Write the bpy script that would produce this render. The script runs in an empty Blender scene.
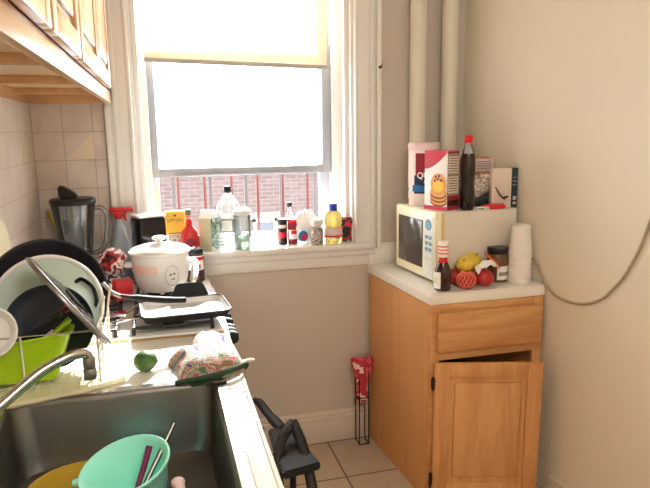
import bpy, bmesh, math, random
from mathutils import Vector, Matrix, noise
random.seed(7)
S = bpy.context.scene
COL = S.collection
R = math.radians
PI = math.pi

# ------------------------------------------------------------------ materials
def lin(c):
    out = []
    for v in c:
        v = v / 255.0
        out.append(v / 12.92 if v <= 0.04045 else ((v + 0.055) / 1.055) ** 2.4)
    return (out[0], out[1], out[2], 1.0)

def base_mat(name):
    m = bpy.data.materials.new(name)
    m.use_nodes = True
    nt = m.node_tree
    return m, nt, nt.nodes['Principled BSDF']

def mat(name, rgb, rough=0.5, metal=0.0, var=0.06, scale=30.0, bump=0.0, trans=0.0, ior=1.45, coat=0.0, spec=None, alpha=1.0, sss=0.0):
    """plain coloured surface with a little procedural mottling"""
    m, nt, b = base_mat(name)
    b.inputs['Roughness'].default_value = rough
    b.inputs['Metallic'].default_value = metal
    b.inputs['Transmission Weight'].default_value = trans
    b.inputs['IOR'].default_value = ior
    b.inputs['Coat Weight'].default_value = coat
    b.inputs['Alpha'].default_value = alpha
    if spec is not None:
        b.inputs['Specular IOR Level'].default_value = spec
    if sss:
        b.inputs['Subsurface Weight'].default_value = sss
        b.inputs['Subsurface Radius'].default_value = (.02, .02, .02)
    tc = nt.nodes.new('ShaderNodeTexCoord')
    n = nt.nodes.new('ShaderNodeTexNoise')
    n.inputs['Scale'].default_value = scale
    n.inputs['Detail'].default_value = 4
    nt.links.new(tc.outputs['Object'], n.inputs['Vector'])
    mx = nt.nodes.new('ShaderNodeMix'); mx.data_type = 'RGBA'
    c = lin(rgb)
    mx.inputs['A'].default_value = tuple(min(1, v * (1 - var)) for v in c[:3]) + (1,)
    mx.inputs['B'].default_value = tuple(min(1, v * (1 + var)) for v in c[:3]) + (1,)
    nt.links.new(n.outputs['Fac'], mx.inputs['Factor'])
    nt.links.new(mx.outputs['Result'], b.inputs['Base Color'])
    if bump:
        bp = nt.nodes.new('ShaderNodeBump')
        bp.inputs['Strength'].default_value = bump
        bp.inputs['Distance'].default_value = 0.004
        nt.links.new(n.outputs['Fac'], bp.inputs['Height'])
        nt.links.new(bp.outputs['Normal'], b.inputs['Normal'])
    return m

def wood(name, c1, c2, axis=2, scale=1.0, rough=0.45, coat=0.15):
    m, nt, b = base_mat(name)
    b.inputs['Roughness'].default_value = rough
    b.inputs['Coat Weight'].default_value = coat
    b.inputs['Coat Roughness'].default_value = .3
    tc = nt.nodes.new('ShaderNodeTexCoord')
    mp = nt.nodes.new('ShaderNodeMapping')
    sc = [9 * scale] * 3
    sc[axis] = 0.8 * scale
    mp.inputs['Scale'].default_value = sc
    n = nt.nodes.new('ShaderNodeTexNoise')
    n.inputs['Scale'].default_value = 1.6; n.inputs['Detail'].default_value = 6; n.inputs['Distortion'].default_value = 1.2
    n2 = nt.nodes.new('ShaderNodeTexNoise')
    n2.inputs['Scale'].default_value = 14; n2.inputs['Detail'].default_value = 3
    ad = nt.nodes.new('ShaderNodeMath'); ad.operation = 'MULTIPLY_ADD'; ad.inputs[1].default_value = .35
    cr = nt.nodes.new('ShaderNodeValToRGB')
    cr.color_ramp.elements[0].position = .4; cr.color_ramp.elements[0].color = lin(c2)
    cr.color_ramp.elements[1].position = .8; cr.color_ramp.elements[1].color = lin(c1)
    nt.links.new(tc.outputs['Object'], mp.inputs['Vector'])
    nt.links.new(mp.outputs['Vector'], n.inputs['Vector'])
    nt.links.new(mp.outputs['Vector'], n2.inputs['Vector'])
    nt.links.new(n2.outputs['Fac'], ad.inputs[0]); nt.links.new(n.outputs['Fac'], ad.inputs[2])
    nt.links.new(ad.outputs[0], cr.inputs['Fac'])
    nt.links.new(cr.outputs['Color'], b.inputs['Base Color'])
    return m

def tiles(name, c1, c2, grout, pitch, mortar, axes, off, rough=.35, row=None, offset=0.0, bump=.3):
    """grid of tiles / bricks in world space; axes picks the two world axes"""
    m, nt, b = base_mat(name)
    b.inputs['Roughness'].default_value = rough
    g = nt.nodes.new('ShaderNodeNewGeometry')
    sp = nt.nodes.new('ShaderNodeSeparateXYZ')
    cb = nt.nodes.new('ShaderNodeCombineXYZ')
    nt.links.new(g.outputs['Position'], sp.inputs[0])
    for i in range(2):
        a = nt.nodes.new('ShaderNodeMath'); a.operation = 'SUBTRACT'; a.inputs[1].default_value = off[i]
        nt.links.new(sp.outputs[axes[i]], a.inputs[0]); nt.links.new(a.outputs[0], cb.inputs[i])
    br = nt.nodes.new('ShaderNodeTexBrick')
    br.offset = offset; br.squash = 1.0
    br.inputs['Scale'].default_value = 1
    br.inputs['Brick Width'].default_value = pitch
    br.inputs['Row Height'].default_value = row or pitch
    br.inputs['Mortar Size'].default_value = mortar
    br.inputs['Mortar Smooth'].default_value = .2
    br.inputs['Color1'].default_value = lin(c1); br.inputs['Color2'].default_value = lin(c2); br.inputs['Mortar'].default_value = lin(grout)
    nt.links.new(cb.outputs[0], br.inputs['Vector'])
    n = nt.nodes.new('ShaderNodeTexNoise'); n.inputs['Scale'].default_value = 9 if pitch > .1 else 20; n.inputs['Detail'].default_value = 6
    nt.links.new(cb.outputs[0], n.inputs['Vector'])
    mx = nt.nodes.new('ShaderNodeMix'); mx.data_type = 'RGBA'; mx.blend_type = 'MULTIPLY'; mx.inputs['Factor'].default_value = .35
    cr = nt.nodes.new('ShaderNodeValToRGB')
    cr.color_ramp.elements[0].position = .3; cr.color_ramp.elements[0].color = (.55, .5, .45, 1)
    cr.color_ramp.elements[1].position = .7; cr.color_ramp.elements[1].color = (1, 1, 1, 1)
    nt.links.new(n.outputs['Fac'], cr.inputs['Fac'])
    nt.links.new(br.outputs['Color'], mx.inputs['A']); nt.links.new(cr.outputs['Color'], mx.inputs['B'])
    nt.links.new(mx.outputs['Result'], b.inputs['Base Color'])
    bp = nt.nodes.new('ShaderNodeBump'); bp.inputs['Strength'].default_value = bump; bp.inputs['Distance'].default_value = .003; bp.invert = True
    nt.links.new(br.outputs['Fac'], bp.inputs['Height']); nt.links.new(bp.outputs['Normal'], b.inputs['Normal'])
    return m

def glass(name, tint=(1, 1, 1), rough=0.0, clear=.75, dusty=False):
    """thin-walled clear glass / plastic that lets light straight through"""
    m, nt, b = base_mat(name)
    nt.nodes.remove(b)
    out = nt.nodes['Material Output']
    t = nt.nodes.new('ShaderNodeBsdfTransparent'); t.inputs[0].default_value = tint + (1,)
    g = nt.nodes.new('ShaderNodeBsdfGlossy'); g.inputs['Roughness'].default_value = rough + .03
    d = nt.nodes.new('ShaderNodeBsdfTranslucent' if dusty else 'ShaderNodeBsdfDiffuse'); d.inputs[0].default_value = (.85 * tint[0], .87 * tint[1], .88 * tint[2], 1)
    lw = nt.nodes.new('ShaderNodeLayerWeight'); lw.inputs[0].default_value = .35
    m1 = nt.nodes.new('ShaderNodeMixShader'); m1.inputs[0].default_value = 1 - clear
    m2 = nt.nodes.new('ShaderNodeMixShader')
    nt.links.new(t.outputs[0], m1.inputs[1]); nt.links.new(d.outputs[0], m1.inputs[2])
    nt.links.new(lw.outputs['Fresnel'], m2.inputs[0])
    nt.links.new(m1.outputs[0], m2.inputs[1]); nt.links.new(g.outputs[0], m2.inputs[2])
    nt.links.new(m2.outputs[0], out.inputs[0])
    return m

def cloth_translucent(name, rgb, trans=.6):
    m, nt, b = base_mat(name)
    nt.nodes.remove(b)
    out = nt.nodes['Material Output']
    d = nt.nodes.new('ShaderNodeBsdfDiffuse'); t = nt.nodes.new('ShaderNodeBsdfTranslucent')
    n = nt.nodes.new('ShaderNodeTexWave'); n.inputs['Scale'].default_value = 90; n.inputs['Distortion'].default_value = 1
    mx = nt.nodes.new('ShaderNodeMix'); mx.data_type = 'RGBA'
    c = lin(rgb); mx.inputs['A'].default_value = c; mx.inputs['B'].default_value = tuple(v * .92 for v in c[:3]) + (1,)
    tc = nt.nodes.new('ShaderNodeTexCoord'); nt.links.new(tc.outputs['Object'], n.inputs['Vector'])
    nt.links.new(n.outputs['Fac'], mx.inputs['Factor'])
    nt.links.new(mx.outputs['Result'], d.inputs[0]); nt.links.new(mx.outputs['Result'], t.inputs[0])
    ms = nt.nodes.new('ShaderNodeMixShader'); ms.inputs[0].default_value = trans
    nt.links.new(d.outputs[0], ms.inputs[1]); nt.links.new(t.outputs[0], ms.inputs[2])
    nt.links.new(ms.outputs[0], out.inputs[0])
    return m

def patchwork(name, cols, scale=30, rough=.8, bump=.0, distort=.0):
    """irregular coloured patches (printed cloth, food, crumpled packaging)"""
    m, nt, b = base_mat(name)
    b.inputs['Roughness'].default_value = rough
    tc = nt.nodes.new('ShaderNodeTexCoord')
    n = nt.nodes.new('ShaderNodeTexNoise'); n.inputs['Scale'].default_value = scale; n.inputs['Detail'].default_value = 2; n.inputs['Distortion'].default_value = distort
    cr = nt.nodes.new('ShaderNodeValToRGB'); cr.color_ramp.interpolation = 'CONSTANT'
    k = len(cols)
    cr.color_ramp.elements[0].position = 0; cr.color_ramp.elements[0].color = lin(cols[0])
    cr.color_ramp.elements[1].position = .30 + .4 / k; cr.color_ramp.elements[1].color = lin(cols[1 % k])
    for i in range(2, k):
        e = cr.color_ramp.elements.new(.30 + .4 * i / k); e.color = lin(cols[i])
    nt.links.new(tc.outputs['Object'], n.inputs['Vector']); nt.links.new(n.outputs['Fac'], cr.inputs['Fac'])
    nt.links.new(cr.outputs['Color'], b.inputs['Base Color'])
    if bump:
        bp = nt.nodes.new('ShaderNodeBump'); bp.inputs['Strength'].default_value = bump; bp.inputs['Distance'].default_value = .01
        nt.links.new(n.outputs['Fac'], bp.inputs['Height']); nt.links.new(bp.outputs['Normal'], b.inputs['Normal'])
    return m

def emission(name, rgb, strength):
    m, nt, b = base_mat(name)
    b.inputs['Base Color'].default_value = lin(rgb)
    b.inputs['Emission Color'].default_value = lin(rgb)
    b.inputs['Emission Strength'].default_value = strength
    return m

M = {}
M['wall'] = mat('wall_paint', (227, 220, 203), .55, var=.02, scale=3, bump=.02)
M['wall_back'] = mat('back_wall_paint', (204, 195, 183), .6, var=.02, scale=3, bump=.02)  # same paint as the other walls, its backlit shade put into the colour
M['ceiling'] = mat('ceiling_paint', (236, 232, 222), .8, var=.02)
M['trim'] = mat('white_trim_paint', (234, 232, 228), .35, var=.02, scale=8, bump=.03)
M['sash'] = mat('sash_metal_paint', (168, 172, 180), .35, var=.03)
M['pipe'] = mat('cream_pipe_paint', (222, 217, 204), .4, var=.02)
M['floor'] = tiles('floor_tiles', (200, 182, 160), (190, 172, 150), (112, 96, 82), .33, .005, (0, 1), (.74 - 3.3, -.355 - 6.6), rough=.35)
M['tile_b'] = tiles('back_wall_tiles', (226, 214, 206), (222, 209, 200), (194, 174, 162), .1185, .0022, (0, 2), (-.496 - 1.185, 1.679 - 1.185), rough=.3)
M['tile_l'] = tiles('left_wall_tiles', (220, 209, 200), (216, 204, 194), (198, 181, 169), .1185, .0022, (1, 2), (0 - 11.85, 1.679 - 1.185), rough=.3)
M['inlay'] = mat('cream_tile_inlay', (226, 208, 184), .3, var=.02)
M['brick'] = tiles('brick_facade', (72, 59, 57), (62, 50, 48), (80, 70, 68), .21, .008, (0, 2), (-20, -20), rough=.9, row=.07, offset=.5)
M['yard'] = mat('yard_concrete', (74, 72, 70), .9)
M['stone'] = mat('pale_stone', (88, 80, 76), .8)
M['dark_pane'] = mat('dim_window_pane', (44, 50, 58), .1)
M['rust'] = mat('rusty_pink_bar', (84, 42, 38), .7, var=.15)
M['greybar'] = mat('grey_iron_bar', (48, 46, 48), .7)
M['counter'] = mat('cream_laminate', (234, 231, 222), .25, coat=.6, var=.04, scale=60)
M['counter_edge'] = mat('tan_laminate_edge', (196, 160, 112), .4)
M['oak'] = wood('oak_veneer', (212, 160, 104), (182, 122, 68), 2)
M['oak_side'] = wood('maple_side_panel', (216, 162, 104), (206, 146, 88), 2, .6)
M['oak_h'] = wood('oak_drawer_front', (212, 160, 104), (182, 122, 68), 0)
M['honey'] = wood('honey_cabinet_wood', (214, 166, 116), (190, 136, 88), 2, .8, rough=.3, coat=.25)
M['honey_y'] = wood('honey_cabinet_rail', (218, 176, 130), (200, 152, 106), 1, .8, rough=.25, coat=.4)
M['ply'] = wood('pale_plywood', (228, 198, 158), (216, 182, 140), 1, .5)
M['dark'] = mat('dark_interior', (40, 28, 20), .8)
M['hinge'] = mat('dark_bronze_hinge', (62, 48, 40), .4, .7)
M['steel'] = mat('brushed_steel', (150, 148, 145), .3, 1.0, var=.12, scale=20)
M['sinksteel'] = mat('sink_steel', (128, 126, 122), .38, 1.0, var=.15, scale=14)
M['chrome'] = mat('chrome', (190, 186, 180), .15, 1.0, var=.05)
M['enamel'] = mat('white_enamel', (240, 240, 238), .18, var=.01, coat=.3)
M['blackiron'] = mat('black_cast_iron', (30, 30, 32), .5)
M['black'] = mat('black_plastic', (20, 20, 24), .35)
M['blackgloss'] = mat('glossy_black', (18, 18, 22), .12)
M['pan_out'] = mat('dark_pan_coating', (30, 26, 32), .28)
M['navy'] = mat('navy_glazed', (14, 22, 46), .3)
M['mint_lid'] = mat('pale_mint_glass_lid', (196, 216, 206), .2, var=.03)
M['white'] = mat('white_plastic', (238, 238, 234), .35, var=.01)
M['porcelain'] = mat('white_porcelain', (240, 238, 234), .15, var=.01)
M['matteblack'] = mat('matte_black', (14, 14, 16), .75)
M['salmon'] = mat('faded_salmon_print', (240, 206, 196), .3)
M['lime_plastic'] = mat('lime_green_plastic', (176, 214, 30), .35, sss=.1)
M['lime'] = mat('lime_skin', (66, 98, 44), .4, var=.2, scale=60, bump=.2)
M['mint'] = mat('mint_plastic', (168, 250, 230), .35, var=.02, sss=.15)
M['purple'] = mat('purple_plastic', (122, 24, 84), .35)
M['wirewhite'] = mat('white_coated_wire', (226, 220, 206), .35)
M['tray'] = mat('cream_plastic_tray', (232, 226, 192), .35, var=.05, scale=12)
M['yellow'] = mat('yellow_plastic', (216, 190, 50), .4)
M['yellowplate'] = mat('yellow_stoneware', (196, 160, 52), .35)
M['red'] = mat('red_plastic', (206, 40, 52), .35)
M['glass'] = glass('clear_glass', (.93, .96, .96), 0, .82)
M['pane'] = glass('window_pane_glass', (1, 1, 1), 0, .72, True)
M['smoke'] = glass('blender_glass', (.86, .9, .92), 0, .95)
M['bluewater'] = glass('clear_spray_bottle', (.86, .93, 1), .05, .6)
M['oil'] = glass('yellow_oil', (1, .88, .35), 0, .7)
M['greentint'] = glass('green_tinted_plastic', (.6, .8, .62), .05, .6)
M['foam'] = mat('white_foam', (236, 232, 224), .7, var=.02, scale=200, sss=.2)
M['cream_mw'] = mat('cream_microwave_plastic', (244, 238, 208), .3, var=.01)
M['mw_body'] = mat('pale_grey_metal_case', (222, 214, 202), .4, var=.01)
M['mw_bezel'] = mat('tan_bezel', (226, 192, 142), .4, var=.02)
M['mw_glass'] = mat('dark_microwave_glass', (74, 70, 66), .12)
M['blue'] = mat('blue_print', (110, 160, 190), .4)
M['paleblue'] = mat('pale_blue_print', (222, 230, 222), .4)
M['white_print'] = mat('white_print', (244, 242, 240), .5, var=.01)
M['red_print'] = mat('red_print', (205, 38, 66), .45)
M['darkred'] = mat('dark_red_print', (150, 34, 52), .45)
M['navy_print'] = mat('navy_print', (24, 46, 84), .45)
M['cyan_print'] = mat('bright_blue_print', (30, 110, 176), .45)
M['grey_print'] = mat('grey_print', (150, 140, 132), .5)
M['pancake'] = mat('golden_pancake_print', (226, 160, 76), .5, var=.25, scale=60)
M['brown_print'] = mat('brown_print', (130, 74, 40), .5)
M['berry'] = mat('blueberry_print', (70, 50, 96), .4)
M['cardwhite'] = mat('white_card_tube', (236, 220, 214), .5, var=.03)
M['pinkish'] = mat('pale_pink_lid', (232, 206, 204), .4)
M['cola'] = mat('dark_cola', (28, 12, 10), .1, coat=.5)
M['sauce'] = mat('dark_barbecue_sauce', (50, 12, 10), .15, coat=.5)
M['redcap'] = mat('bright_red_cap', (214, 34, 40), .35)
M['bluecap'] = mat('blue_cap', (32, 60, 170), .35)
M['bread'] = patchwork('sliced_bread_bag', [(186, 138, 92), (206, 164, 118), (168, 116, 78), (216, 180, 140)], 40, .45, .3)
M['plasticbag'] = patchwork('crinkled_plastic_bag', [(206, 190, 178), (228, 216, 206), (180, 160, 146), (236, 228, 222)], 35, .25, .5)
M['teal'] = mat('dark_teal_card', (22, 52, 66), .45)
M['boxcard'] = mat('off_white_card', (226, 210, 196), .5, var=.02)
M['darkgreen'] = mat('dark_green_pack', (36, 52, 46), .4)
M['apple'] = mat('red_apple_skin', (176, 46, 44), .3, var=.3, scale=50)
M['net'] = mat('salmon_foam_net', (232, 124, 96), .7)
M['lemon'] = mat('yellow_apple_skin', (226, 196, 70), .35, var=.12, scale=40)
M['orange'] = mat('orange_print_bag', (218, 110, 46), .45)
M['jar_brown'] = mat('brown_jar_contents', (110, 82, 54), .3, var=.25, scale=80)
M['cable'] = mat('grey_cable_sheath', (168, 154, 132), .5)
M['mitt'] = patchwork('floral_quilted_cloth', [(84, 60, 124), (172, 160, 142), (92, 112, 82), (166, 152, 132), (176, 72, 92), (178, 166, 146), (140, 108, 84)], 20, .9, .25, 1.0)
M['mitt_edge'] = mat('dark_green_binding', (42, 66, 44), .8)
M['mitt_lining'] = mat('grey_green_lining', (150, 160, 120), .9)
M['redcloth'] = patchwork('red_white_cloth', [(206, 70, 92), (226, 104, 120), (196, 56, 78), (240, 220, 208)], 14, .85, .3)
M['crumple'] = patchwork('crumpled_packaging', [(60, 20, 24), (176, 46, 50), (236, 226, 222), (160, 36, 44), (230, 222, 220)], 16, .3, .6)
M['crumple2'] = patchwork('silver_packaging', [(60, 62, 70), (196, 200, 206), (120, 124, 130), (236, 236, 236)], 18, .2, .6)
M['whitebag'] = mat('white_plastic_bag', (244, 244, 242), .35, var=.02, bump=.1)
M['redblack'] = patchwork('red_black_packet', [(28, 26, 30), (40, 36, 40), (206, 48, 60), (30, 28, 30), (220, 214, 210)], 22, .35, .2)
M['greycloud'] = patchwork('mottled_jar_contents', [(150, 130, 122), (206, 196, 188), (120, 104, 96), (226, 220, 214)], 60, .3, .1)
M['tanbox'] = patchwork('tan_printed_box', [(176, 150, 128), (210, 196, 180), (150, 130, 116)], 40, .6)
M['tea'] = mat('yellow_card_box', (248, 198, 70), .5, var=.04)
M['redjug'] = mat('red_soap_bottle', (214, 52, 54), .3)
M['green_print'] = patchwork('green_printed_card', [(90, 116, 96), (150, 168, 150), (60, 84, 70), (206, 214, 200)], 40, .5)
M['cartonside'] = mat('pale_green_card', (206, 206, 172), .5)
M['plum'] = mat('dark_stool_plastic', (20, 23, 29), .45, var=.1)
M['shade'] = cloth_translucent('roller_shade_cloth', (244, 236, 216), .5)
M['shadebar'] = mat('shade_bar_plastic', (196, 190, 186), .4)
M['lampglass'] = emission('lamp_dome', (255, 236, 206), 6)  # glow of the added, unseen fill lamp
M['label_white'] = M['white_print']
M['choc'] = mat('dark_jar_glass', (70, 48, 44), .15)

# ------------------------------------------------------------------ mesh helpers
def box(bm, x0, x1, y0, y1, z0, z1, bev=0.0, mi=0, rot=None, seg=2):
    t = bmesh.new()
    bmesh.ops.create_cube(t, size=1)
    for v in t.verts:
        v.co = Vector(((v.co.x + .5) * (x1 - x0) + x0, (v.co.y + .5) * (y1 - y0) + y0, (v.co.z + .5) * (z1 - z0) + z0))
    if bev > 0:
        bmesh.ops.bevel(t, geom=t.edges[:], offset=bev, segments=seg, affect='EDGES', profile=.5)
    merge(bm, t, mi, rot)

def merge(bm, t, mi=0, rot=None):
    for f in t.faces:
        f.material_index = mi
    if rot is not None:
        bmesh.ops.transform(t, matrix=rot, verts=t.verts[:])
    me = bpy.data.meshes.new('tmp')
    t.to_mesh(me); t.free()
    bm.from_mesh(me)
    bpy.data.meshes.remove(me)

def prism(bm, poly, z0, z1, mi=0, bev=0.0, rot=None):
    t = bmesh.new()
    a = [t.verts.new((p[0], p[1], z0)) for p in poly]
    b = [t.verts.new((p[0], p[1], z1)) for p in poly]
    t.faces.new(a[::-1]); t.faces.new(b)
    n = len(poly)
    for i in range(n):
        t.faces.new((a[i], a[(i + 1) % n], b[(i + 1) % n], b[i]))
    bmesh.ops.recalc_face_normals(t, faces=t.faces[:])
    if bev:
        bmesh.ops.bevel(t, geom=t.edges[:], offset=bev, segments=2, affect='EDGES')
    merge(bm, t, mi, rot)

def lathe(bm, prof, seg=32, mi=0, rot=None, cap=True, squash=(1, 1)):
    """prof = [(r, z), ...] about the z axis"""
    t = bmesh.new()
    rings = []
    for r, z in prof:
        if r <= 1e-6:
            rings.append([t.verts.new((0, 0, z))])
        else:
            rings.append([t.verts.new((r * math.cos(2 * PI * k / seg) * squash[0], r * math.sin(2 * PI * k / seg) * squash[1], z)) for k in range(seg)])
    for a, b in zip(rings, rings[1:]):
        for k in range(seg):
            k2 = (k + 1) % seg
            if len(a) == 1 and len(b) == 1:
                continue
            if len(a) == 1:
                t.faces.new((a[0], b[k], b[k2]))
            elif len(b) == 1:
                t.faces.new((a[k], a[k2], b[0]))
            else:
                t.faces.new((a[k], a[k2], b[k2], b[k]))
    if cap:
        if len(rings[0]) > 1: t.faces.new(rings[0][::-1])
        if len(rings[-1]) > 1: t.faces.new(rings[-1])
    bmesh.ops.recalc_face_normals(t, faces=t.faces[:])
    merge(bm, t, mi, rot)

def shell(bm, prof, th=.003, seg=40, mi=0, rot=None):
    """open vessel: outer profile bottom centre -> rim, with an inner wall th thinner"""
    inner = [(max(r - th, 0), z + (th if i < 2 else 0)) for i, (r, z) in enumerate(prof)]
    lathe(bm, prof + inner[::-1], seg, mi, rot, cap=False)

def smooth_path(pts, n=6):
    P = [Vector(p) for p in pts]
    out = []
    for i in range(len(P) - 1):
        p0 = P[max(i - 1, 0)]; p1 = P[i]; p2 = P[i + 1]; p3 = P[min(i + 2, len(P) - 1)]
        for k in range(n):
            t = k / n
            out.append(.5 * ((2 * p1) + (-p0 + p2) * t + (2 * p0 - 5 * p1 + 4 * p2 - p3) * t * t + (-p0 + 3 * p1 - 3 * p2 + p3) * t ** 3))
    out.append(P[-1])
    return out

def tube(bm, pts, r, seg=10, mi=0, smooth=0, flat=1.0, closed=False):
    """sweep a circle (radius r or list) along points; flat squashes it across the second axis"""
    P = smooth_path(pts, smooth) if smooth else [Vector(p) for p in pts]
    n = len(P)
    rs = r if isinstance(r, (list, tuple)) else [r] * n
    if len(rs) != n:
        rs = [rs[0] + (rs[-1] - rs[0]) * i / (n - 1) if len(rs) == 2 else rs[min(int(i * len(rs) / n), len(rs) - 1)] for i in range(n)]
    t = bmesh.new()
    up = Vector((0, 0, 1))
    rings = []
    prev = None
    for i, p in enumerate(P):
        if closed:
            d = P[(i + 1) % n] - P[i - 1]
        else:
            d = (P[min(i + 1, n - 1)] - P[max(i - 1, 0)])
        d.normalize()
        if prev is None:
            a = d.cross(up)
            if a.length < 1e-3: a = d.cross(Vector((1, 0, 0)))
        else:
            a = prev - d * prev.dot(d)
        a.normalize(); prev = a
        b = d.cross(a)
        rings.append([t.verts.new(p + (a * math.cos(2 * PI * k / seg) + b * math.sin(2 * PI * k / seg) * flat) * rs[i]) for k in range(seg)])
    m = n if closed else n - 1
    for i in range(m):
        A = rings[i]; B = rings[(i + 1) % n]
        for k in range(seg):
            t.faces.new((A[k], A[(k + 1) % seg], B[(k + 1) % seg], B[k]))
    if not closed:
        t.faces.new(rings[0][::-1]); t.faces.new(rings[-1])
    bmesh.ops.recalc_face_normals(t, faces=t.faces[:])
    merge(bm, t, mi)

def ball(bm, c, r, mi=0, sub=3, sc=(1, 1, 1), bump=0.0, freq=10, rot=None, seed=0):
    t = bmesh.new()
    bmesh.ops.create_icosphere(t, subdivisions=sub, radius=1)
    for v in t.verts:
        d = v.co.normalized()
        k = 1.0
        if bump:
            k += bump * noise.noise(d * freq + Vector((seed * 7.3, seed * 3.1, seed))) + bump * .5 * noise.noise(d * freq * 2.3 + Vector((seed, 0, 0)))
        v.co = Vector((d.x * sc[0], d.y * sc[1], d.z * sc[2])) * r * k
    mt = Matrix.Translation(Vector(c))
    merge(bm, t, mi, mt @ rot if rot is not None else mt)

def disc_plate(bm, pts3):  # polygon face slab helper (unused normals)
    pass

def text(bm, s, size, mt, mi=0, depth=.0006, bold=.0):
    """raised lettering; text lies in XY of mt"""
    cu = bpy.data.curves.new('txt', 'FONT'); cu.body = s; cu.size = size; cu.extrude = depth
    cu.offset = bold; cu.align_x = 'CENTER'; cu.align_y = 'CENTER'
    o = bpy.data.objects.new('txt', cu); COL.objects.link(o)
    dg = bpy.context.evaluated_depsgraph_get()
    me = bpy.data.meshes.new_from_object(o.evaluated_get(dg))
    t = bmesh.new(); t.from_mesh(me)
    bpy.data.objects.remove(o); bpy.data.curves.remove(cu); bpy.data.meshes.remove(me)
    merge(bm, t, mi, mt)

def new():
    return bmesh.new()

def obj(name, bm, m, parent=None, loc=(0, 0, 0), rot=(0, 0, 0), smooth=40, label=None):
    me = bpy.data.meshes.new(name)
    bm.to_mesh(me); bm.free()
    for mm in (m if isinstance(m, (list, tuple)) else [m]):
        me.materials.append(M[mm] if isinstance(mm, str) else mm)
    me.polygons.foreach_set('use_smooth', [True] * len(me.polygons))
    me.set_sharp_from_angle(angle=R(smooth))
    o = bpy.data.objects.new(name, me)
    COL.objects.link(o)
    o.location = loc; o.rotation_euler = rot
    if parent: o.parent = parent
    if label: o['label'] = label
    return o

def tag(o, label, cat, group=None):
    o['label'] = label; o['category'] = cat
    if group: o['group'] = group
    return o

def thing(name, label, cat, loc=(0, 0, 0), rotz=0, group=None):
    o = bpy.data.objects.new(name, None); COL.objects.link(o)
    o.empty_display_size = .05
    o.location = loc; o.rotation_euler = (0, 0, rotz)
    return tag(o, label, cat, group)

def struct(name, bm, m, parent=None, **k):
    o = obj(name, bm, m, parent, **k)
    if parent is None: o['kind'] = 'structure'
    return o

def dup(root, loc, rotz=0, label=None, group=None):
    r = root.copy(); COL.objects.link(r); r.location = loc; r.rotation_euler = (0, 0, rotz)
    if label: r['label'] = label
    if group: r['group'] = group
    for ch in list(root.children):
        c = ch.copy(); COL.objects.link(c); c.parent = r
        for g in ch.children:
            d = g.copy(); COL.objects.link(d); d.parent = c
    return r

def T(x, y, z): return Matrix.Translation((x, y, z))
def RX(a): return Matrix.Rotation(a, 4, 'X')
def RY(a): return Matrix.Rotation(a, 4, 'Y')
def RZ(a): return Matrix.Rotation(a, 4, 'Z')
def face_dir(n, up=(0, 0, 1)):
    """matrix whose local z points along n and local y close to up"""
    z = Vector(n).normalized(); x = Vector(up).cross(z).normalized(); y = z.cross(x)
    return Matrix((x, y, z)).transposed().to_4x4()

# ------------------------------------------------------------------ room shell
LW = -.505           # left wall face
CEIL = 2.62
NEAR = -4.3
def right_x(y): return 1.462 - .1154 * y    # the right wall leans outwards towards the viewer

b = new(); box(b, -.7, 2.4, NEAR - .2, .34, -.12, 0)
struct('floor', b, 'floor')
b = new(); box(b, -.7, 2.4, NEAR - .2, .34, CEIL, CEIL + .1)
struct('ceiling', b, 'ceiling')
b = new(); box(b, LW - .15, LW, NEAR, .34, 0, CEIL)
struct('wall_left', b, 'wall')
b = new(); prism(b, [(right_x(.34), .34), (right_x(NEAR), NEAR), (right_x(NEAR) + .15, NEAR), (right_x(.34) + .15, .34)], 0, CEIL)
struct('wall_right', b, 'wall')
b = new(); box(b, -.7, 2.4, NEAR - .15, NEAR, 0, CEIL)
struct('wall_near', b, 'wall')
# back wall with the window opening X -.095 .. .895, Z .985 .. 2.32
OX0, OX1, OZ0, OZ1 = -.095, .895, .985, 2.30
b = new()
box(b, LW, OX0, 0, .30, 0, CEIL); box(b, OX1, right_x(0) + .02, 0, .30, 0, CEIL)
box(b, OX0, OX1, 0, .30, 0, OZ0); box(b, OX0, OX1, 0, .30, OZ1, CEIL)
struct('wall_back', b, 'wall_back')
# tiled areas
b = new(); box(b, LW, -.212, -.008, 0, .905, 1.69)
tb = struct('trim_1', b, 'tile_b')
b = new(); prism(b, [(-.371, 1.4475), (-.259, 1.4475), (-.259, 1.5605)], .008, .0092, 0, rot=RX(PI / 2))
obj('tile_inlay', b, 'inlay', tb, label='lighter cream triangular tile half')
b = new(); box(b, LW, LW + .008, -2.7, -.008, .905, 1.69)
tl = struct('trim_2', b, 'tile_l')
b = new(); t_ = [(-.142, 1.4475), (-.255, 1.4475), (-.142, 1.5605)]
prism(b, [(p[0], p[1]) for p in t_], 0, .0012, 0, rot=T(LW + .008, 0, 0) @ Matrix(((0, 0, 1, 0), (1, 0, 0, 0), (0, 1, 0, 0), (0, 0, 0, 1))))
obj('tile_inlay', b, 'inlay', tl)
# baseboard on the back wall and the right wall
b = new(); box(b, .2, .958, -.02, 0, 0, .135, .003); box(b, .2, .958, -.014, 0, .135, .165, .004); box(b, .2, .958, -.026, 0, .118, .138, .006)
M['baseboard'] = mat('beige_baseboard_paint', (218, 207, 194), .45, var=.04, scale=10)
struct('baseboard_back', b, 'baseboard')
b = new()
prism(b, [(right_x(-.72), -.72), (right_x(NEAR) , NEAR), (right_x(NEAR) - .018, NEAR), (right_x(-.72) - .018, -.72)], 0, .085)
struct('baseboard_right', b, 'baseboard')

# ------------------------------------------------------------------ window
b = new()
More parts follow.
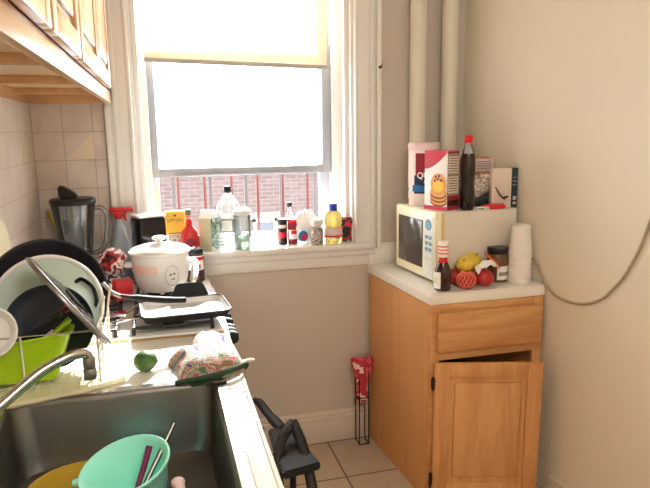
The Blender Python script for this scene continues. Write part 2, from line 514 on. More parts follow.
# casing: side boards with a stepped moulding and a back band
for s, inner, outer in ((-1, OX0, -.207), (1, OX1, 1.022)):
    x0, x1 = min(inner, outer), max(inner, outer)
    w = x1 - x0
    box(b, x0, x1, -.018, 0, .985, 2.42, .003)
    bo = (x0, x0 + .022) if s < 0 else (x1 - .022, x1)
    box(b, bo[0], bo[1], -.04, -.018, .985, 2.42, .006)
    mo = (x0 + .034, x0 + .052) if s < 0 else (x1 - .052, x1 - .034)
    box(b, mo[0], mo[1], -.027, -.018, .985, 2.42, .004)
    bi = (x1 - .016, x1) if s < 0 else (x0, x0 + .016)
    box(b, bi[0], bi[1], -.028, -.018, .985, 2.42, .005)
box(b, -.207, 1.022, -.022, 0, 2.30, 2.42, .003)
cas = struct('trim_3', b, 'trim')
# jamb lining with stops
b = new()
for s in (-1, 1):
    def X(a, c):
        return (OX0 + a, OX0 + c) if s < 0 else (OX1 - c, OX1 - a)
    box(b, *X(0, .012), 0, .29, OZ0, OZ1)
    box(b, *X(.012, .034), .035, .075, OZ0, OZ1, .003)
    box(b, *X(.012, .062), .14, .28, OZ0, OZ1, .003)
box(b, OX0, OX1, 0, .29, OZ1 - .012, OZ1)
struct('trim_4', b, 'trim')
# stool (inside sill) and apron
b = new()
box(b, -.225, .985, -.052, .0, .988, 1.018, .008)
box(b, OX0 + .001, OX1 - .001, -.01, .29, .988, 1.018)
box(b, -.19, 1.0, -.034, -.001, .955, .988, .01)
box(b, -.19, 1.0, -.018, -.001, .905, .957, .006)
struct('trim_5', b, 'trim')

win = bpy.data.objects.new('window_1', None); COL.objects.link(win); win['kind'] = 'structure'
SX0, SX1 = -.032, .832
SY = .165
b = new()   # lower sash, raised
box(b, SX0, SX0 + .034, SY, SY + .035, 1.345, 1.96, .004); box(b, SX1 - .045, SX1, SY, SY + .035, 1.345, 1.96, .004)
box(b, SX0 + .0341, SX1 - .0451, SY + .001, SY + .034, 1.345, 1.386, .003); box(b, SX0 + .0341, SX1 - .0451, SY + .001, SY + .034, 1.905, 1.96, .003)
box(b, SX0 + .1, SX1 - .1, SY - .008, SY, 1.349, 1.358, .002)
obj('lower_sash', b, 'sash', win)
b = new(); box(b, SX0 + .03, SX1 - .04, SY + .015, SY + .019, 1.38, 1.91)
obj('lower_pane', b, 'pane', win)
b = new()   # upper sash
Y2 = SY + .042
box(b, SX0, SX0 + .034, Y2, Y2 + .035, 1.60, 2.29, .004); box(b, SX1 - .045, SX1, Y2, Y2 + .035, 1.60, 2.29, .004)
box(b, SX0 + .0341, SX1 - .0451, Y2 + .001, Y2 + .034, 2.24, 2.29, .003); box(b, SX0 + .0341, SX1 - .0451, Y2 + .001, Y2 + .034, 1.905, 1.94, .003)
obj('upper_sash', b, 'sash', win)
b = new(); box(b, SX0 + .03, SX1 - .04, Y2 + .015, Y2 + .019, 1.935, 2.25)
obj('upper_pane', b, 'pane', win)
b = new()   # storm frame at the bottom of the opening
box(b, SX0 + .0301, SX1 - .0501, SY + .045, SY + .080, 1.0181, 1.056, .003)
box(b, SX0, SX0 + .03, SY + .05, SY + .085, 1.0181, 1.59, .003)
box(b, SX1 - .05, SX1, SY + .05, SY + .085, 1.0181, 1.59, .003)
obj('storm_frame', b, 'sash', win)

# roller shade
sh = thing('roller_shade', 'cream translucent roller shade pulled halfway down the window', 'window shade', (.38, .075, 1.86))
b = new(); box(b, -.412, .408, -.0005, .0005, .0, .42)
obj('shade_cloth', b, 'shade', sh, rot=(0, R(1.6), 0))
b = new(); box(b, -.415, .415, -.006, .006, -.016, .003, .003); box(b, .408, .432, -.004, .004, -.013, -.002, .002)
obj('bottom_bar', b, 'shadebar', sh, rot=(0, R(1.6), 0))
b = new(); lathe(b, [(.018, -.46), (.018, .46)], 20, rot=T(0, .012, .42) @ RY(PI / 2))
obj('roller', b, 'shadebar', sh)

# hooks on the casing
for z, lab in ((1.835, 'small dark metal hook, upper one on the right window casing'), (1.715, 'small cream-painted hook, lower one on the right window casing')):
    b = new(); lathe(b, [(.007, 0), (.006, .004), (.0025, .006), (.0025, .012)], 12, rot=RX(PI / 2))
    tube(b, [(0, -.01, 0), (0, -.02, -.004), (0, -.024, .004), (0, -.02, .012)], .0025, 8, smooth=4)
    tag(obj('hook', b, 'hinge' if z > 1.8 else 'trim', None, (1.012, -.04, z)), lab, 'hook')

# window guard and what lies outside
g = thing('window_guard', 'row of thin rusty pink iron bars just outside the open window', 'window guard', (.4, .34, .98))
for z in (.0, .372):
    b = new(); box(b, -.52, .52, -.008, .008, z, z + .02, .003)
    obj('rail', b, 'rust', g)
for x in (-.443, -.314, -.184, -.049, .084, .215, .347, .476):
    b = new(); box(b, x - .0065, x + .0065, -.0065, .0065, .0205, .3715, .002)
    obj('bar', b, 'rust', g)
g = thing('fire_escape_railing', 'row of thicker grey iron uprights standing beyond the pink bars', 'railing', (.5, .92, .4))
for z in (.0, .89):
    b = new(); box(b, -.9, .9, -.012, .012, z, z + .03, .003)
    obj('rail', b, 'greybar', g)
for x in (-.64, -.425, -.212, .002, .218, .432, .646):
    b = new(); box(b, x - .009, x + .009, -.009, .009, .0305, .8895, .002)
    obj('upright', b, 'greybar', g)
b = new(); box(b, -40, 40, .6, 60, -6.2, -6)
struct('ground', b, 'yard')
bl = thing('brick_building', 'pale red brick building across the yard with two white-framed windows', 'building', (2.0, 8.0, -6))
b = new()
box(b, -5, 9, 0, 4, 0, 6.93)
obj('facade', b, 'brick', bl)
b = new(); box(b, -5.1, 9.1, -.06, 4, 6.93, 7.02)
obj('parapet_coping', b, 'stone', bl)
for x0 in (-1.32, -.44):
    b = new(); box(b, x0 - .06, x0 + .48, -.05, .02, 6.03, 6.15)
    l_ = obj('lintel', b, 'stone', bl)
    b = new(); box(b, x0, x0 + .05, -.03, .02, 5.2, 6.03); box(b, x0 + .37, x0 + .42, -.03, .02, 5.2, 6.03); box(b, x0, x0 + .42, -.03, .02, 5.97, 6.03); box(b, x0, x0 + .42, -.03, .02, 5.6, 5.65)
    w_ = obj('window_frame', b, 'white', bl)
    b = new(); box(b, x0 + .04, x0 + .38, -.012, -.002, 5.2, 5.98)
    obj('window_pane', b, 'dark_pane', w_)

# ------------------------------------------------------------------ pipes in the corner
for x, lab in ((1.192, 'cream painted vertical steam pipe nearer the window'), (1.352, 'cream painted vertical steam pipe close to the right corner')):
    p = thing('steam_pipe', lab, 'pipe', (x, -.06, 0), 0, 'steam pipes by the right corner')
    b = new(); lathe(b, [(.038, 0), (.038, CEIL)], 32)
    obj('pipe_body', b, 'pipe', p)
    b = new(); lathe(b, [(.055, 0), (.055, .01), (.045, .02), (.0385, .02)], 32)
    obj('floor_flange', b, 'pipe', p)

# ------------------------------------------------------------------ right hand cabinet
BC = thing('base_cabinet', 'orange oak base cabinet with ajar lower door and cream worktop', 'cabinet', (1.0, -.62, 0))
# local coordinates: x from 0, y from 0 (front) to .6 (back)
def loc_poly(pts): return [(x - 1.0, y + .62) for x, y in pts]
b = new()
xr0, xr1 = right_x(-.62) - .012, right_x(-.05) - .012
outer = loc_poly([(1.008, -.62), (.964, -.03), (.980, -.03), (1.024, -.62)])
prism(b, outer, 0.0, .859)
obj('side_panel', b, 'oak_side', BC)
b = new(); prism(b, loc_poly([(xr0 - .016, -.62), (xr0, -.62), (xr1 - .06, -.15), (xr1 - .076, -.15)]), 0, .859)
obj('side_panel', b, 'oak_side', BC)
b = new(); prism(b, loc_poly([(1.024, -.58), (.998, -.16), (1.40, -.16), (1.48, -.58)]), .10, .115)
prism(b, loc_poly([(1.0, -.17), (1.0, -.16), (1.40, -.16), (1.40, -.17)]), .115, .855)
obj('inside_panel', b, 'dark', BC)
FW = xr0 - 1.008   # face width
b = new()   # face frame
box(b, .008, .05, -.018, 0, .09, .859, .002); box(b, FW - .035, FW + .008, -.018, 0, .09, .859, .002)
box(b, .05, FW - .035, -.018, 0, .822, .859, .002); box(b, .05, FW - .035, -.018, 0, .625, .660, .002); box(b, .05, FW - .035, -.018, 0, .09, .13, .002)
obj('face_frame', b, 'oak_h', BC)
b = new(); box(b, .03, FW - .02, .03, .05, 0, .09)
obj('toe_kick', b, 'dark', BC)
dr = obj('drawer', (lambda b: (box(b, .034, FW - .004, -.040, -.0185, .665, .828, .006), b)[1])(new()), 'oak_h', BC)
# the ajar door: hinged on the left edge, slightly sagging
HX, HY = .02, -.02
DWid = .440
b = new()
st = .062
box(b, 0, st, -.02, 0, .04, .625, .004); box(b, DWid - st, DWid, -.02, 0, .04, .625, .004)
box(b, st, DWid - st, -.02, 0, .04, .04 + st, .004); box(b, st, DWid - st, -.02, 0, .625 - st, .625, .004)
door = obj('door', b, 'oak', BC, (HX, HY - .001, 0), (0, R(.6), R(-14)))
b = new()
box(b, st - .004, DWid - st + .004, -.010, -.004, .04 + st - .004, .625 - st + .004)
box(b, st + .022, DWid - st - .022, -.018, -.009, .04 + st + .022, .625 - st - .022, .007)
obj('raised_panel', b, 'oak', door)
for z in (.12, .54):
    b = new(); box(b, -.012, .002, -.026, -.012, z - .022, z + .022, .002); lathe(b, [(.005, z - .028), (.005, z + .028)], 12, rot=T(-.004, -.02, 0))
    obj('hinge', b, 'hinge', door, label='dark bronze hinge')
# worktop with a lip at the back
b = new()
prism(b, [(1.006, -.638), (right_x(-.638) - .006, -.638), (right_x(-.02) - .006, -.022), (1.394, -.022), (1.394, -.101), (1.310, -.101), (1.310, -.022), (1.234, -.022), (1.234, -.101), (1.150, -.101), (1.150, -.022), (.962, -.022)], .86, .905, bev=.005)
wt = thing('worktop', 'cream laminate worktop under the microwave', 'worktop', (0, 0, 0))
obj('slab', b, 'counter', wt)
b = new(); box(b, .962, 1.13, -.022, -.0005, .86, 1.008, .004)
obj('upstand', b, 'counter', wt)

# ------------------------------------------------------------------ microwave
mw = thing('microwave', 'cream microwave oven with dark door glass facing the window side', 'microwave', (1.098, -.500, .905), R(4))
MW_D, MW_W, MW_H = .388, .372, .305
b = new(); box(b, .03, MW_D, 0, MW_W, .014, MW_H, .008)
obj('case', b, 'mw_body', mw)
b = new(); box(b, -.012, .0295, -.004, MW_W + .004, .012, MW_H + .002, .012, seg=3)
fr = obj('front_panel', b, ['cream_mw'], mw)
b = new(); box(b, .016, .0305, -.0065, .02, .02, MW_H - .004, .003)
obj('tan_edge', b, 'mw_bezel', mw, label='tan plastic edge beside the control strip')
b = new(); box(b, -.016, -.010, .105, MW_W - .035, .055, .262, .004)
obj('door_glass', b, 'mw_glass', mw)
b = new(); box(b, -.0145, -.0115, .012, .088, .03, .285, .002)
cp = obj('control_strip', b, 'paleblue', mw)
mface = face_dir((-1, 0, 0))
b = new(); lathe(b, [(.024, 0), (.024, .003), (0, .003)], 28, rot=T(-.0146, .050, .250) @ mface)
obj('display', b, 'blue', cp)
for i in range(5):
    for j in range(2):
        b = new(); box(b, -.0165, -.0144, .022 + j * .032, .044 + j * .032, .190 - i * .026, .204 - i * .026, .002)
        obj('button', b, 'blue' if i < 3 else 'white_print', cp)
for i in range(6):
    pass
for x in (.05, .34):
    for y in (.04, .35):
        b = new(); lathe(b, [(.014, 0), (.016, .0145)], 16, rot=T(x, y, 0))
        obj('foot', b, 'black', mw)

MT = .905 + MW_H          # microwave top
# oats canister
oc = thing('oats_canister', 'pale round oats canister with red and navy label on the microwave', 'canister', (1.160, -.210, MT), R(-16))
oc.scale = (1, 1, 1.1)
b = new(); lathe(b, [(0, 0), (.066, 0), (.068, .003), (.068, .232), (.066, .235)], 48)
obj('tube', b, 'cardwhite', oc)
b = new(); lathe(b, [(.0705, .228), (.072, .232), (.072, .252), (.069, .256), (0, .256)], 48)
obj('lid', b, 'pinkish', oc)
def wrap(bm, r, a0, a1, z0, z1, mi=0, n=14, th=.0008):
    t = bmesh.new(); q = []
    for i in range(n + 1):
        a = a0 + (a1 - a0) * i / n
        q.append([t.verts.new((rr * math.cos(a), rr * math.sin(a), z)) for rr in (r, r + th) for z in (z0, z1)])
    for i in range(n):
        A, B = q[i], q[i + 1]
        t.faces.new((A[2], B[2], B[3], A[3])); t.faces.new((A[0], A[1], B[1], B[0])); t.faces.new((A[1], A[3], B[3], B[1])); t.faces.new((A[0], B[0], B[2], A[2]))
    t.faces.new((q[0][0], q[0][2], q[0][3], q[0][1])); t.faces.new((q[-1][0], q[-1][1], q[-1][3], q[-1][2]))
    bmesh.ops.recalc_face_normals(t, faces=t.faces[:])
    merge(bm, t, mi)
def wrap_text(bm, s, size, r, ang, z, mi=0, bold=.0):
    t = bmesh.new()
    text(t, s, size, Matrix.Identity(4), 0, .0006, bold)
    for v in t.verts:
        a = ang + v.co.x / r
        rr = r + .0006 + v.co.z
        v.co = Vector((rr * math.cos(a), rr * math.sin(a), z + v.co.y))
    merge(bm, t, mi)
b = new()
a0 = R(-128)
wrap(b, .0682, a0, a0 + R(160), .120, .215, 0)
wrap(b, .0684, a0 - R(5), a0 + R(165), .052, .126, 1)
wrap(b, .0694, a0 - R(12), a0 + R(175), .060, .086, 2)
wrap(b, .0682, R(-215), R(-170), .058, .076, 2); wrap(b, .0682, R(-215), R(-170), .01, .03, 1); wrap(b, .0682, R(-215), R(-175), .08, .10, 3)
wrap_text(b, 'QUAKER', .034, .0694, a0 + R(62), .125, 4, .0006)
wrap_text(b, 'OATS', .032, .0694, a0 + R(66), .099, 4, .0006)
obj('label_print', b, ['darkred', 'navy_print', 'cyan_print', 'grey_print', 'white_print'], oc, label='red and navy printed label with white lettering')

# pancake mix box : faces (-0.8,-0.6)
pb = thing('pancake_mix_box', 'white and red pancake mix box in front of the oats canister', 'box', (1.130, -.405, MT), R(-68))
W_, D_, H_ = .128, .075, .252
b = new(); box(b, -W_ / 2, W_ / 2, 0, D_, 0, H_, .0015)
obj('carton', b, 'white_print', pb)
b = new()
fm = face_dir((0, -1, 0))
def shape(bm, pts, mi, off=.0008, th=.0006, base=None):
    prism(bm, pts, 0, th, mi, rot=(base if base is not None else T(0, -off, 0) @ fm))
# red curved band at the top, red base
arc = [(-W_ / 2, H_ - .001), (-W_ / 2, H_ - .078)] + [(-W_ / 2 + W_ * k / 12, H_ - .078 + .070 * (1 - math.cos(PI / 2 * k / 12))) for k in range(1, 13)] + [(W_ / 2, H_ - .001)]
shape(b, arc, 0, .0002)
shape(b, [(-W_ / 2, .001), (W_ / 2, .001), (W_ / 2, .018), (-W_ / 2, .018)], 0, .0002)
def ell(cx, cz, rx, rz, n=24, a0=0, a1=2 * PI): return [(cx + rx * math.cos(a0 + (a1 - a0) * k / n), cz + rz * math.sin(a0 + (a1 - a0) * k / n)) for k in range(n)]
for i, z in enumerate((.045, .062, .078)):
    shape(b, ell(.018, z - .006, .047, .024), 2, .0004 + i * .0006); shape(b, ell(.018, z, .045, .022), 1, .0007 + i * .0006)
shape(b, ell(.018, .112, .043, .045), 1, .0026)
shape(b, ell(.018, .105, .030, .026), 5, .0030)
for px, pz in ((.004, .142), (.016, .132), (.034, .128), (.0, .126), (.022, .146)):
    shape(b, ell(px, pz, .006, .006, 14), 3, .0034)
shape(b, ell(-.036, .205, .018, .008, 20), 4, .0012); shape(b, ell(-.036, .205, .015, .006, 20), 0, .0016)
for z in (.170, .158, .147): shape(b, [(-.056, z), (-.03, z), (-.03, z + .005), (-.056, z + .005)], 6, .0006)
obj('front_print', b, ['red_print', 'pancake', 'brown_print', 'berry', 'grey_print', 'tea', 'paleblue'], pb, label='red band and stacked pancakes printed on the front')
b = new()
sd = T(W_ / 2 + .0002, 0, 0) @ face_dir((1, 0, 0))
def side(pts, mi, o=.0): prism(b, pts, o, o + .0006, mi, rot=sd)
side([(.002, .002), (D_ - .002, .002), (D_ - .002, .065), (.002, .065)], 0)
side([(.002, .065), (D_ - .002, .065), (D_ - .002, H_ - .012), (.002, H_ - .012)], 1)
side([(.002, H_ - .012), (D_ - .002, H_ - .012), (D_ - .002, H_ - .002), (.002, H_ - .002)], 0)
side([(.008, .022), (D_ - .008, .022), (D_ - .008, .045), (.008, .045)], 2, .0006)
for z0, z1 in ((.075, .145), (.158, .228)):
    side([(.007, z0), (D_ - .007, z0), (D_ - .007, z1), (.007, z1)], 3, .0006)
    for k in range(6):
        side([(.010, z0 + .008 + k * .0105), (D_ - .012, z0 + .008 + k * .0105), (D_ - .012, z0 + .011 + k * .0105), (.010, z0 + .011 + k * .0105)], 2, .0012)
obj('side_print', b, ['darkred', 'grey_print', 'hinge', 'boxcard'], pb, label='dark red side with pale ingredient panels')
b = new(); box(b, -W_ / 2, W_ / 2, 0, D_, H_ - .0005, H_ + .0008)
obj('top_flap', b, 'red_print', pb)

# cola bottle
cb = thing('cola_bottle', 'tall dark cola bottle with red cap beside the pancake box', 'bottle', (1.258, -.445, MT))
cb.scale = (1.05, 1.05, 1.12)
b = new(); lathe(b, [(0, .002), (.024, 0), (.029, .006), (.031, .03), (.0305, .07), (.027, .10), (.0295, .13), (.031, .16), (.030, .19), (.026, .212), (0, .212)], 32)
obj('cola', b, 'cola', cb)
b = new(); lathe(b, [(.026, .2125), (.021, .232), (.015, .246), (.0135, .262), (0, .262)], 32)
obj('bottle_neck', b, 'glass', cb)
b = new(); lathe(b, [(.0165, .252), (.0175, .256), (.0175, .276), (.0165, .28), (0, .28)], 28)
obj('cap', b, 'redcap', cb)

# bread in a bag behind, plastic bag with green pack, flat box standing, red tray, sunglasses, packets
b = new(); box(b, -.085, .085, -.045, .045, 0, .195, .022, seg=3)
for v in b.verts: v.co += Vector((noise.noise(v.co * 22), noise.noise(v.co * 22 + Vector((5, 0, 0))), 0)) * .006
br = thing('bread_bag', 'brown sliced bread in a clear bag behind the cola bottle', 'bread', (1.402, -.215, MT), R(-4))
br.scale = (1, 1, 1.1)
obj('loaf', b, 'bread', br)
b = new(); box(b, -.01, .085, -.0475, -.0455, .135, .185, .0005); 
for k in range(4): box(b, 0, .07, -.0485, -.0475, .145 + k * .009, .149 + k * .009, 0, 1)
obj('label_sticker', b, ['pinkish', 'grey_print'], br)
b = new()
for i, (c, r, sc) in enumerate((((-.02, 0, .062), .055, (1.1, .6, .9)), ((.035, -.005, .08), .04, (1.0, .7, 1.0)), ((-.05, 0, .05), .035, (1, .7, 1.1)))):
    ball(b, c, r, 0, 4, sc, .18, 3.0, seed=i)
pg = thing('plastic_food_bag', 'crinkled clear bag of food over a dark green packet beside the cola bottle', 'bag', (1.362, -.345, MT + .022))
obj('crinkled_film', b, 'plasticbag', pg)
b = new(); box(b, -.085, .085, -.045, .03, -.021, .022, .012, seg=3)
obj('dark_packet', b, 'darkgreen', pg, label='dark green packet under the film', rot=(0, R(-6), 0))
fb = thing('flat_carton', 'upright white carton with a dark teal side next to the wall', 'box', (1.446, -.428, MT), R(-4))
fb.scale = (1, 1, 1.06)
b = new(); box(b, -.058, .032, 0, .03, 0, .16, .0015)
obj('carton', b, 'boxcard', fb)
b = new(); box(b, .0322, .060, -.001, .031, 0, .1605, .001); 
for z in (.105, .120, .09): box(b, .036, .055, -.0014, -.0009, z, z + .004, 0, 1)
box(b, .040, .054, -.0016, -.001, .012, .022, 0, 2); box(b, .040, .054, -.0016, -.001, .03, .045, 0, 2)
obj('teal_side', b, ['teal', 'grey_print', 'boxcard'], fb, label='dark teal printed side')
b = new()
tube(b, [(-.045, -.0035, .085), (-.02, -.0035, .05), (.0, -.0035, .035)], [.006, .010], 8, smooth=3, flat=.3)
tube(b, [(-.01, -.0035, .04), (.012, -.0035, .045)], [.012, .014], 8, smooth=3, flat=.25)
obj('dark_print', b, 'black', fb)
b = new(); lathe(b, [(0, 0), (.055, 0), (.06, .006), (.05, .018), (0, .022)], 32, squash=(1, .5))
tag(obj('red_dish', b, 'redcap', None, (1.385, -.445, MT)), 'flat red plastic dish lying in front of the white carton', 'dish')
b = new(); box(b, -.03, .03, -.014, .014, 0, .012, .002, 0); box(b, -.028, .028, -.0145, -.0135, .003, .009, 0, 1)
tag(obj('snack_packet', b, ['white_print', 'green_print'], None, (1.318, -.464, MT), (0, 0, R(8))), 'small white and green packet lying at the microwave top edge', 'packet')
b = new(); box(b, -.022, .022, -.012, .012, 0, .008, .002)
tag(obj('card_packet', b, 'boxcard', None, (1.308, -.425, MT), (0, 0, R(-10))), 'small pale card packet lying just behind the green one', 'packet')

# ------------------------------------------------------------------ things on the right worktop
CT = .905
bq = thing('barbecue_sauce_bottle', 'dark barbecue sauce bottle with white wrapped top at worktop corner', 'bottle', (1.09, -.575, CT))
b = new(); lathe(b, [(0, 0), (.032, 0), (.035, .004), (.035, .06), (.033, .085), (.020, .112), (.0165, .125), (0, .125)], 32)
obj('bottle_body', b, 'sauce', bq)
b = new(); lathe(b, [(.0185, .1125), (.0195, .118), (.017, .132), (.0155, .136), (0, .136)], 28)
obj('neck_band', b, 'redcap', bq)
b = new(); lathe(b, [(.0185, .1365), (.0195, .14), (.0205, .195), (.0185, .20), (0, .20)], 28)
for k in range(3): lathe(b, [(.0206, .150 + k * .014), (.0209, .151 + k * .014), (.0209, .155 + k * .014), (.0206, .156 + k * .014)], 28, 1, cap=False)
obj('wrapped_cap', b, ['white', 'net'], bq, label='white cap wrapped in clear film')
b = new(); wrap(b, .0352, R(-215), R(-130), .010, .078, 0); wrap(b, .036, R(-212), R(-150), .03, .055, 1)
obj('front_label', b, ['white_print', 'paleblue'], bq)

def fruit(name, label, cat, mname, loc, r, sc=(1, 1, .92), tilt=(0, 0, 0), net=False, grp=None):
    t = thing(name, label, cat, loc, 0, grp)
    b = new()
    prof = []
    n = 20
    for k in range(n + 1):
        a = PI * k / n
        rr = math.sin(a) * (1 + .06 * math.cos(a)); z = -math.cos(a)
        if k > n * .8: z -= .25 * ((k - n * .8) / (n * .2)) ** 2
        prof.append((max(rr, 0) * r, z * r * sc[2]))
    lathe(b, prof, 28, rot=Matrix.Rotation(tilt[0], 4, 'X') @ Matrix.Rotation(tilt[1], 4, 'Y'), cap=False)
    body = obj('fruit_body', b, mname, t)
    top = Matrix.Rotation(tilt[0], 4, 'X') @ Matrix.Rotation(tilt[1], 4, 'Y')
    b = new(); pts = [top @ Vector((0, 0, r * sc[2] * .68)), top @ Vector((.002, 0, r * sc[2] * .95)), top @ Vector((.005, 0, r * sc[2] * 1.15))]
    tube(b, pts, .0018, 8)
    obj('stem', b, 'hinge', t)
    if net:
        b = new()
        for s in (-1, 1):
            for k in range(14):
                pts = []
                for j in range(15):
                    a = R(18 + 144 * j / 14); ph = 2 * PI * k / 14 + s * 1.3 * j / 14
                    q = r * 1.02
                    pts.append((q * math.sin(a) * math.cos(ph), q * math.sin(a) * math.sin(ph), -q * sc[2] * math.cos(a)))
                tube(b, pts, .0016, 5)
        obj('foam_net', b, 'net', t)
    return t
fruit('apple', 'dark red apple right behind the sauce bottle', 'apple', 'apple', (1.180, -.500, CT + .035), .037)
fruit('apple', 'red apple wrapped in a salmon foam net', 'apple', 'apple', (1.188, -.590, CT + .0365), .039, net=True)
fruit('apple', 'dark red apple under the white bag strip, right of the netted apple', 'apple', 'apple', (1.276, -.573, CT + .0375), .041)
fruit('yellow_apple', 'small yellow apple at the left top of the fruit pile', 'apple', 'lemon', (1.208, -.535, CT + .088), .036, tilt=(R(40), R(-30)))
fruit('yellow_apple', 'larger yellow apple at the top of the fruit pile', 'apple', 'lemon', (1.268, -.485, CT + .088), .043, tilt=(R(25), R(20)))
fruit('yellow_apple', 'yellow apple resting on the worktop behind the fruit pile', 'apple', 'lemon', (1.232, -.445, CT + .034), .036, tilt=(R(10), R(-10)))
b = new()
pts = smooth_path([(-.045, 0, -.012), (-.02, -.004, .012), (.015, -.006, .02), (.045, 0, .008), (.062, .004, -.012)], 6)
t_ = bmesh.new(); row = []
for i, p in enumerate(pts):
    w = .016 + .004 * math.sin(i)
    row.append([t_.verts.new(p + Vector((0, -w * .6, -w * .8))), t_.verts.new(p + Vector((0, w, w * .35))), t_.verts.new(p + Vector((0, w, w * .35 - .0015))), t_.verts.new(p + Vector((0, -w * .6 + .001, -w * .8 - .0015)))])
for A, B in zip(row, row[1:]):
    for k in range(4): t_.faces.new((A[k], A[(k + 1) % 4], B[(k + 1) % 4], B[k]))
bmesh.ops.recalc_face_normals(t_, faces=t_.faces[:]); merge(b, t_)
tag(obj('bag_strip', b, 'whitebag', None, (1.278, -.592, CT + .086)), 'white paper strip draped over the right red apple', 'paper strip')
b = new(); tube(b, [(-.028, 0, .028), (-.008, -.003, .012), (.022, -.004, -.016), (.034, -.002, -.034)], [.010, .013], 12, smooth=4, flat=.55)
tag(obj('snack_pouch', b, 'orange', None, (1.330, -.535, CT + .098)), 'small orange pouch leaning against the black-lidded jar', 'pouch')
jr = thing('glass_jar', 'squat jar of brown food with a black lid', 'jar', (1.378, -.505, CT))
b = new(); lathe(b, [(0, 0), (.040, 0), (.043, .005), (.043, .100), (.038, .118), (.036, .122), (0, .122)], 36)
obj('jar_body', b, 'jar_brown', jr)
b = new(); lathe(b, [(.042, .1225), (.044, .125), (.044, .145), (.042, .148), (0, .148)], 36)
obj('lid', b, 'black', jr)
b = new(); wrap(b, .0433, R(-120), R(-20), .012, .07, 0); wrap(b, .0442, R(-110), R(-40), .03, .045, 1)
obj('front_label', b, ['white_print', 'grey_print'], jr)

cup_prof = [(.047, 0), (.049, .004), (.0475, .008), (.037, .122), (.0, .122)]
ordw = ['lowest white foam cup, rim down on the worktop by the wall', 'second foam cup from the bottom of the upside-down stack', 'third foam cup from the bottom of the upside-down stack',
        'fourth foam cup from the bottom of the upside-down stack', 'fifth foam cup from the bottom of the upside-down stack', 'sixth foam cup from the bottom of the upside-down stack', 'topmost white foam cup of the upside-down stack by the wall']
cup0 = None
for i, lab in enumerate(ordw):
    loc = (1.455, -.555, CT + i * .0205)
    if cup0 is None:
        b = new()
        lathe(b, [(.0445, 0), (.047, 0), (.0482, .003), (.0482, .010), (.0470, .013), (.0375, .120), (.034, .123), (0, .123), (0, .1215), (.033, .1215), (.0362, .118), (.0455, .009)], 36, cap=False)
        b.verts.ensure_lookup_table()
        cup0 = tag(obj('foam_cup', b, 'foam', None, loc), lab, 'cup', 'stack of upside-down foam cups')
    else:
        c = cup0.copy(); COL.objects.link(c); c.location = loc; c['label'] = lab
# cable along the right wall
cbl = []
for y, z in ((-.50, 1.02), (-.573, .99), (-.608, .94), (-.66, .89), (-.724, .868), (-.831, .873), (-.927, .914), (-.979, .965), (-1.031, 1.032), (-1.084, 1.139), (-1.115, 1.233), (-1.15, 1.36)):
    cbl.append((right_x(y) - .006, y, z))
b = new(); tube(b, cbl, .0055, 8, smooth=5)
tag(obj('wall_cable', b, 'cable'), 'grey cable drooping along the right wall above the worktop end', 'cable')

# ------------------------------------------------------------------ wire holder with a red cloth beside the cabinet
wh = thing('wire_stand', 'thin dark wire stand between the cabinet side and the baseboard', 'wire stand', (.906, -.10, 0))
b = new()
tube(b, [(-.02, 0, .004), (-.02, 0, .42), ((.028), 0, .42), ((.028), 0, .004)], .003, 8)
tube(b, [(-.02, .06, .004), (-.02, .06, .42), ((.028), .06, .42), ((.028), .06, .004)], .003, 8)
for z in (.004, .25, .42):
    tube(b, [(-.02, 0, z), (-.02, .06, z)], .003, 8); tube(b, [((.028), 0, z), ((.028), .06, z)], .003, 8)
tube(b, [(-.02, 0, .004), ((.028), 0, .004)], .003, 8); tube(b, [(-.02, 0, .25), ((.028), 0, .25)], .003, 8)
obj('wire_frame', b, 'black', wh)
b = new()
t_ = bmesh.new(); n, mrow = 16, 18
grid = []
for i in range(mrow + 1):
    v_ = i / mrow
    row = []
    for j in range(n):
        a = 2 * PI * j / n
        rad = .030 + .012 * math.sin(v_ * 5 + 1) + .006 * math.sin(3 * a + v_ * 6) - (.004 * v_)
        row.append(t_.verts.new((rad * math.cos(a) * 1.35, rad * math.sin(a) * .7, .450 - .205 * v_ + .018 * math.sin(2 * a + 1) * v_)))
    grid.append(row)
for A, B in zip(grid, grid[1:]):
    for k in range(n): t_.faces.new((A[k], A[(k + 1) % n], B[(k + 1) % n], B[k]))
t_.faces.new(grid[0]); t_.faces.new(grid[-1][::-1])
bmesh.ops.recalc_face_normals(t_, faces=t_.faces[:]); merge(b, t_)
tag(obj('red_cloth', b, 'redcloth', None, (.905, -.085, 0)), 'crumpled red and white cloth hanging on the wire stand', 'cloth')

# ------------------------------------------------------------------ step stool
ss = thing('step_stool', 'dark plastic folding step stool on the floor by the stove side', 'stool', (.402, -.76, 0), 0)
b = new()
prism(b, [(-.052, .165), (.036, .165), (.082, -.135), (-.058, -.165)], .382, .412, bev=.006)
obj('step', b, 'plum', ss)
for s, x0, x1 in ((-1, -.075, -.075), (1, .06, .085)):
    b = new(); tube(b, [(x0 - .0, .20, .40), (x0, .24, .25), (x0, .27, .0)], .014, 10, smooth=4)
    obj('leg', b, 'plum', ss)
b = new(); tube(b, [(-.055, -.05, .413), (-.02, .01, .455), (.022, .06, .47), (.03, .05, .465), (.045, -.06, .40), (.055, -.22, .2), (.062, -.30, 0)], .019, 10, smooth=5)
obj('leg', b, 'plum', ss)
b = new(); tube(b, [(-.055, -.05, .42), (-.065, -.15, .30), (-.075, -.29, 0)], .0145, 10, smooth=5)
obj('leg', b, 'plum', ss)
b = new(); tube(b, [(-.0, .165, .405), (-.035, .27, .425), (-.055, .36, .435), (-.07, .40, .43)], [.024, .02, .02, .016], 12, smooth=5, flat=.6)
obj('handle', b, 'plum', ss)

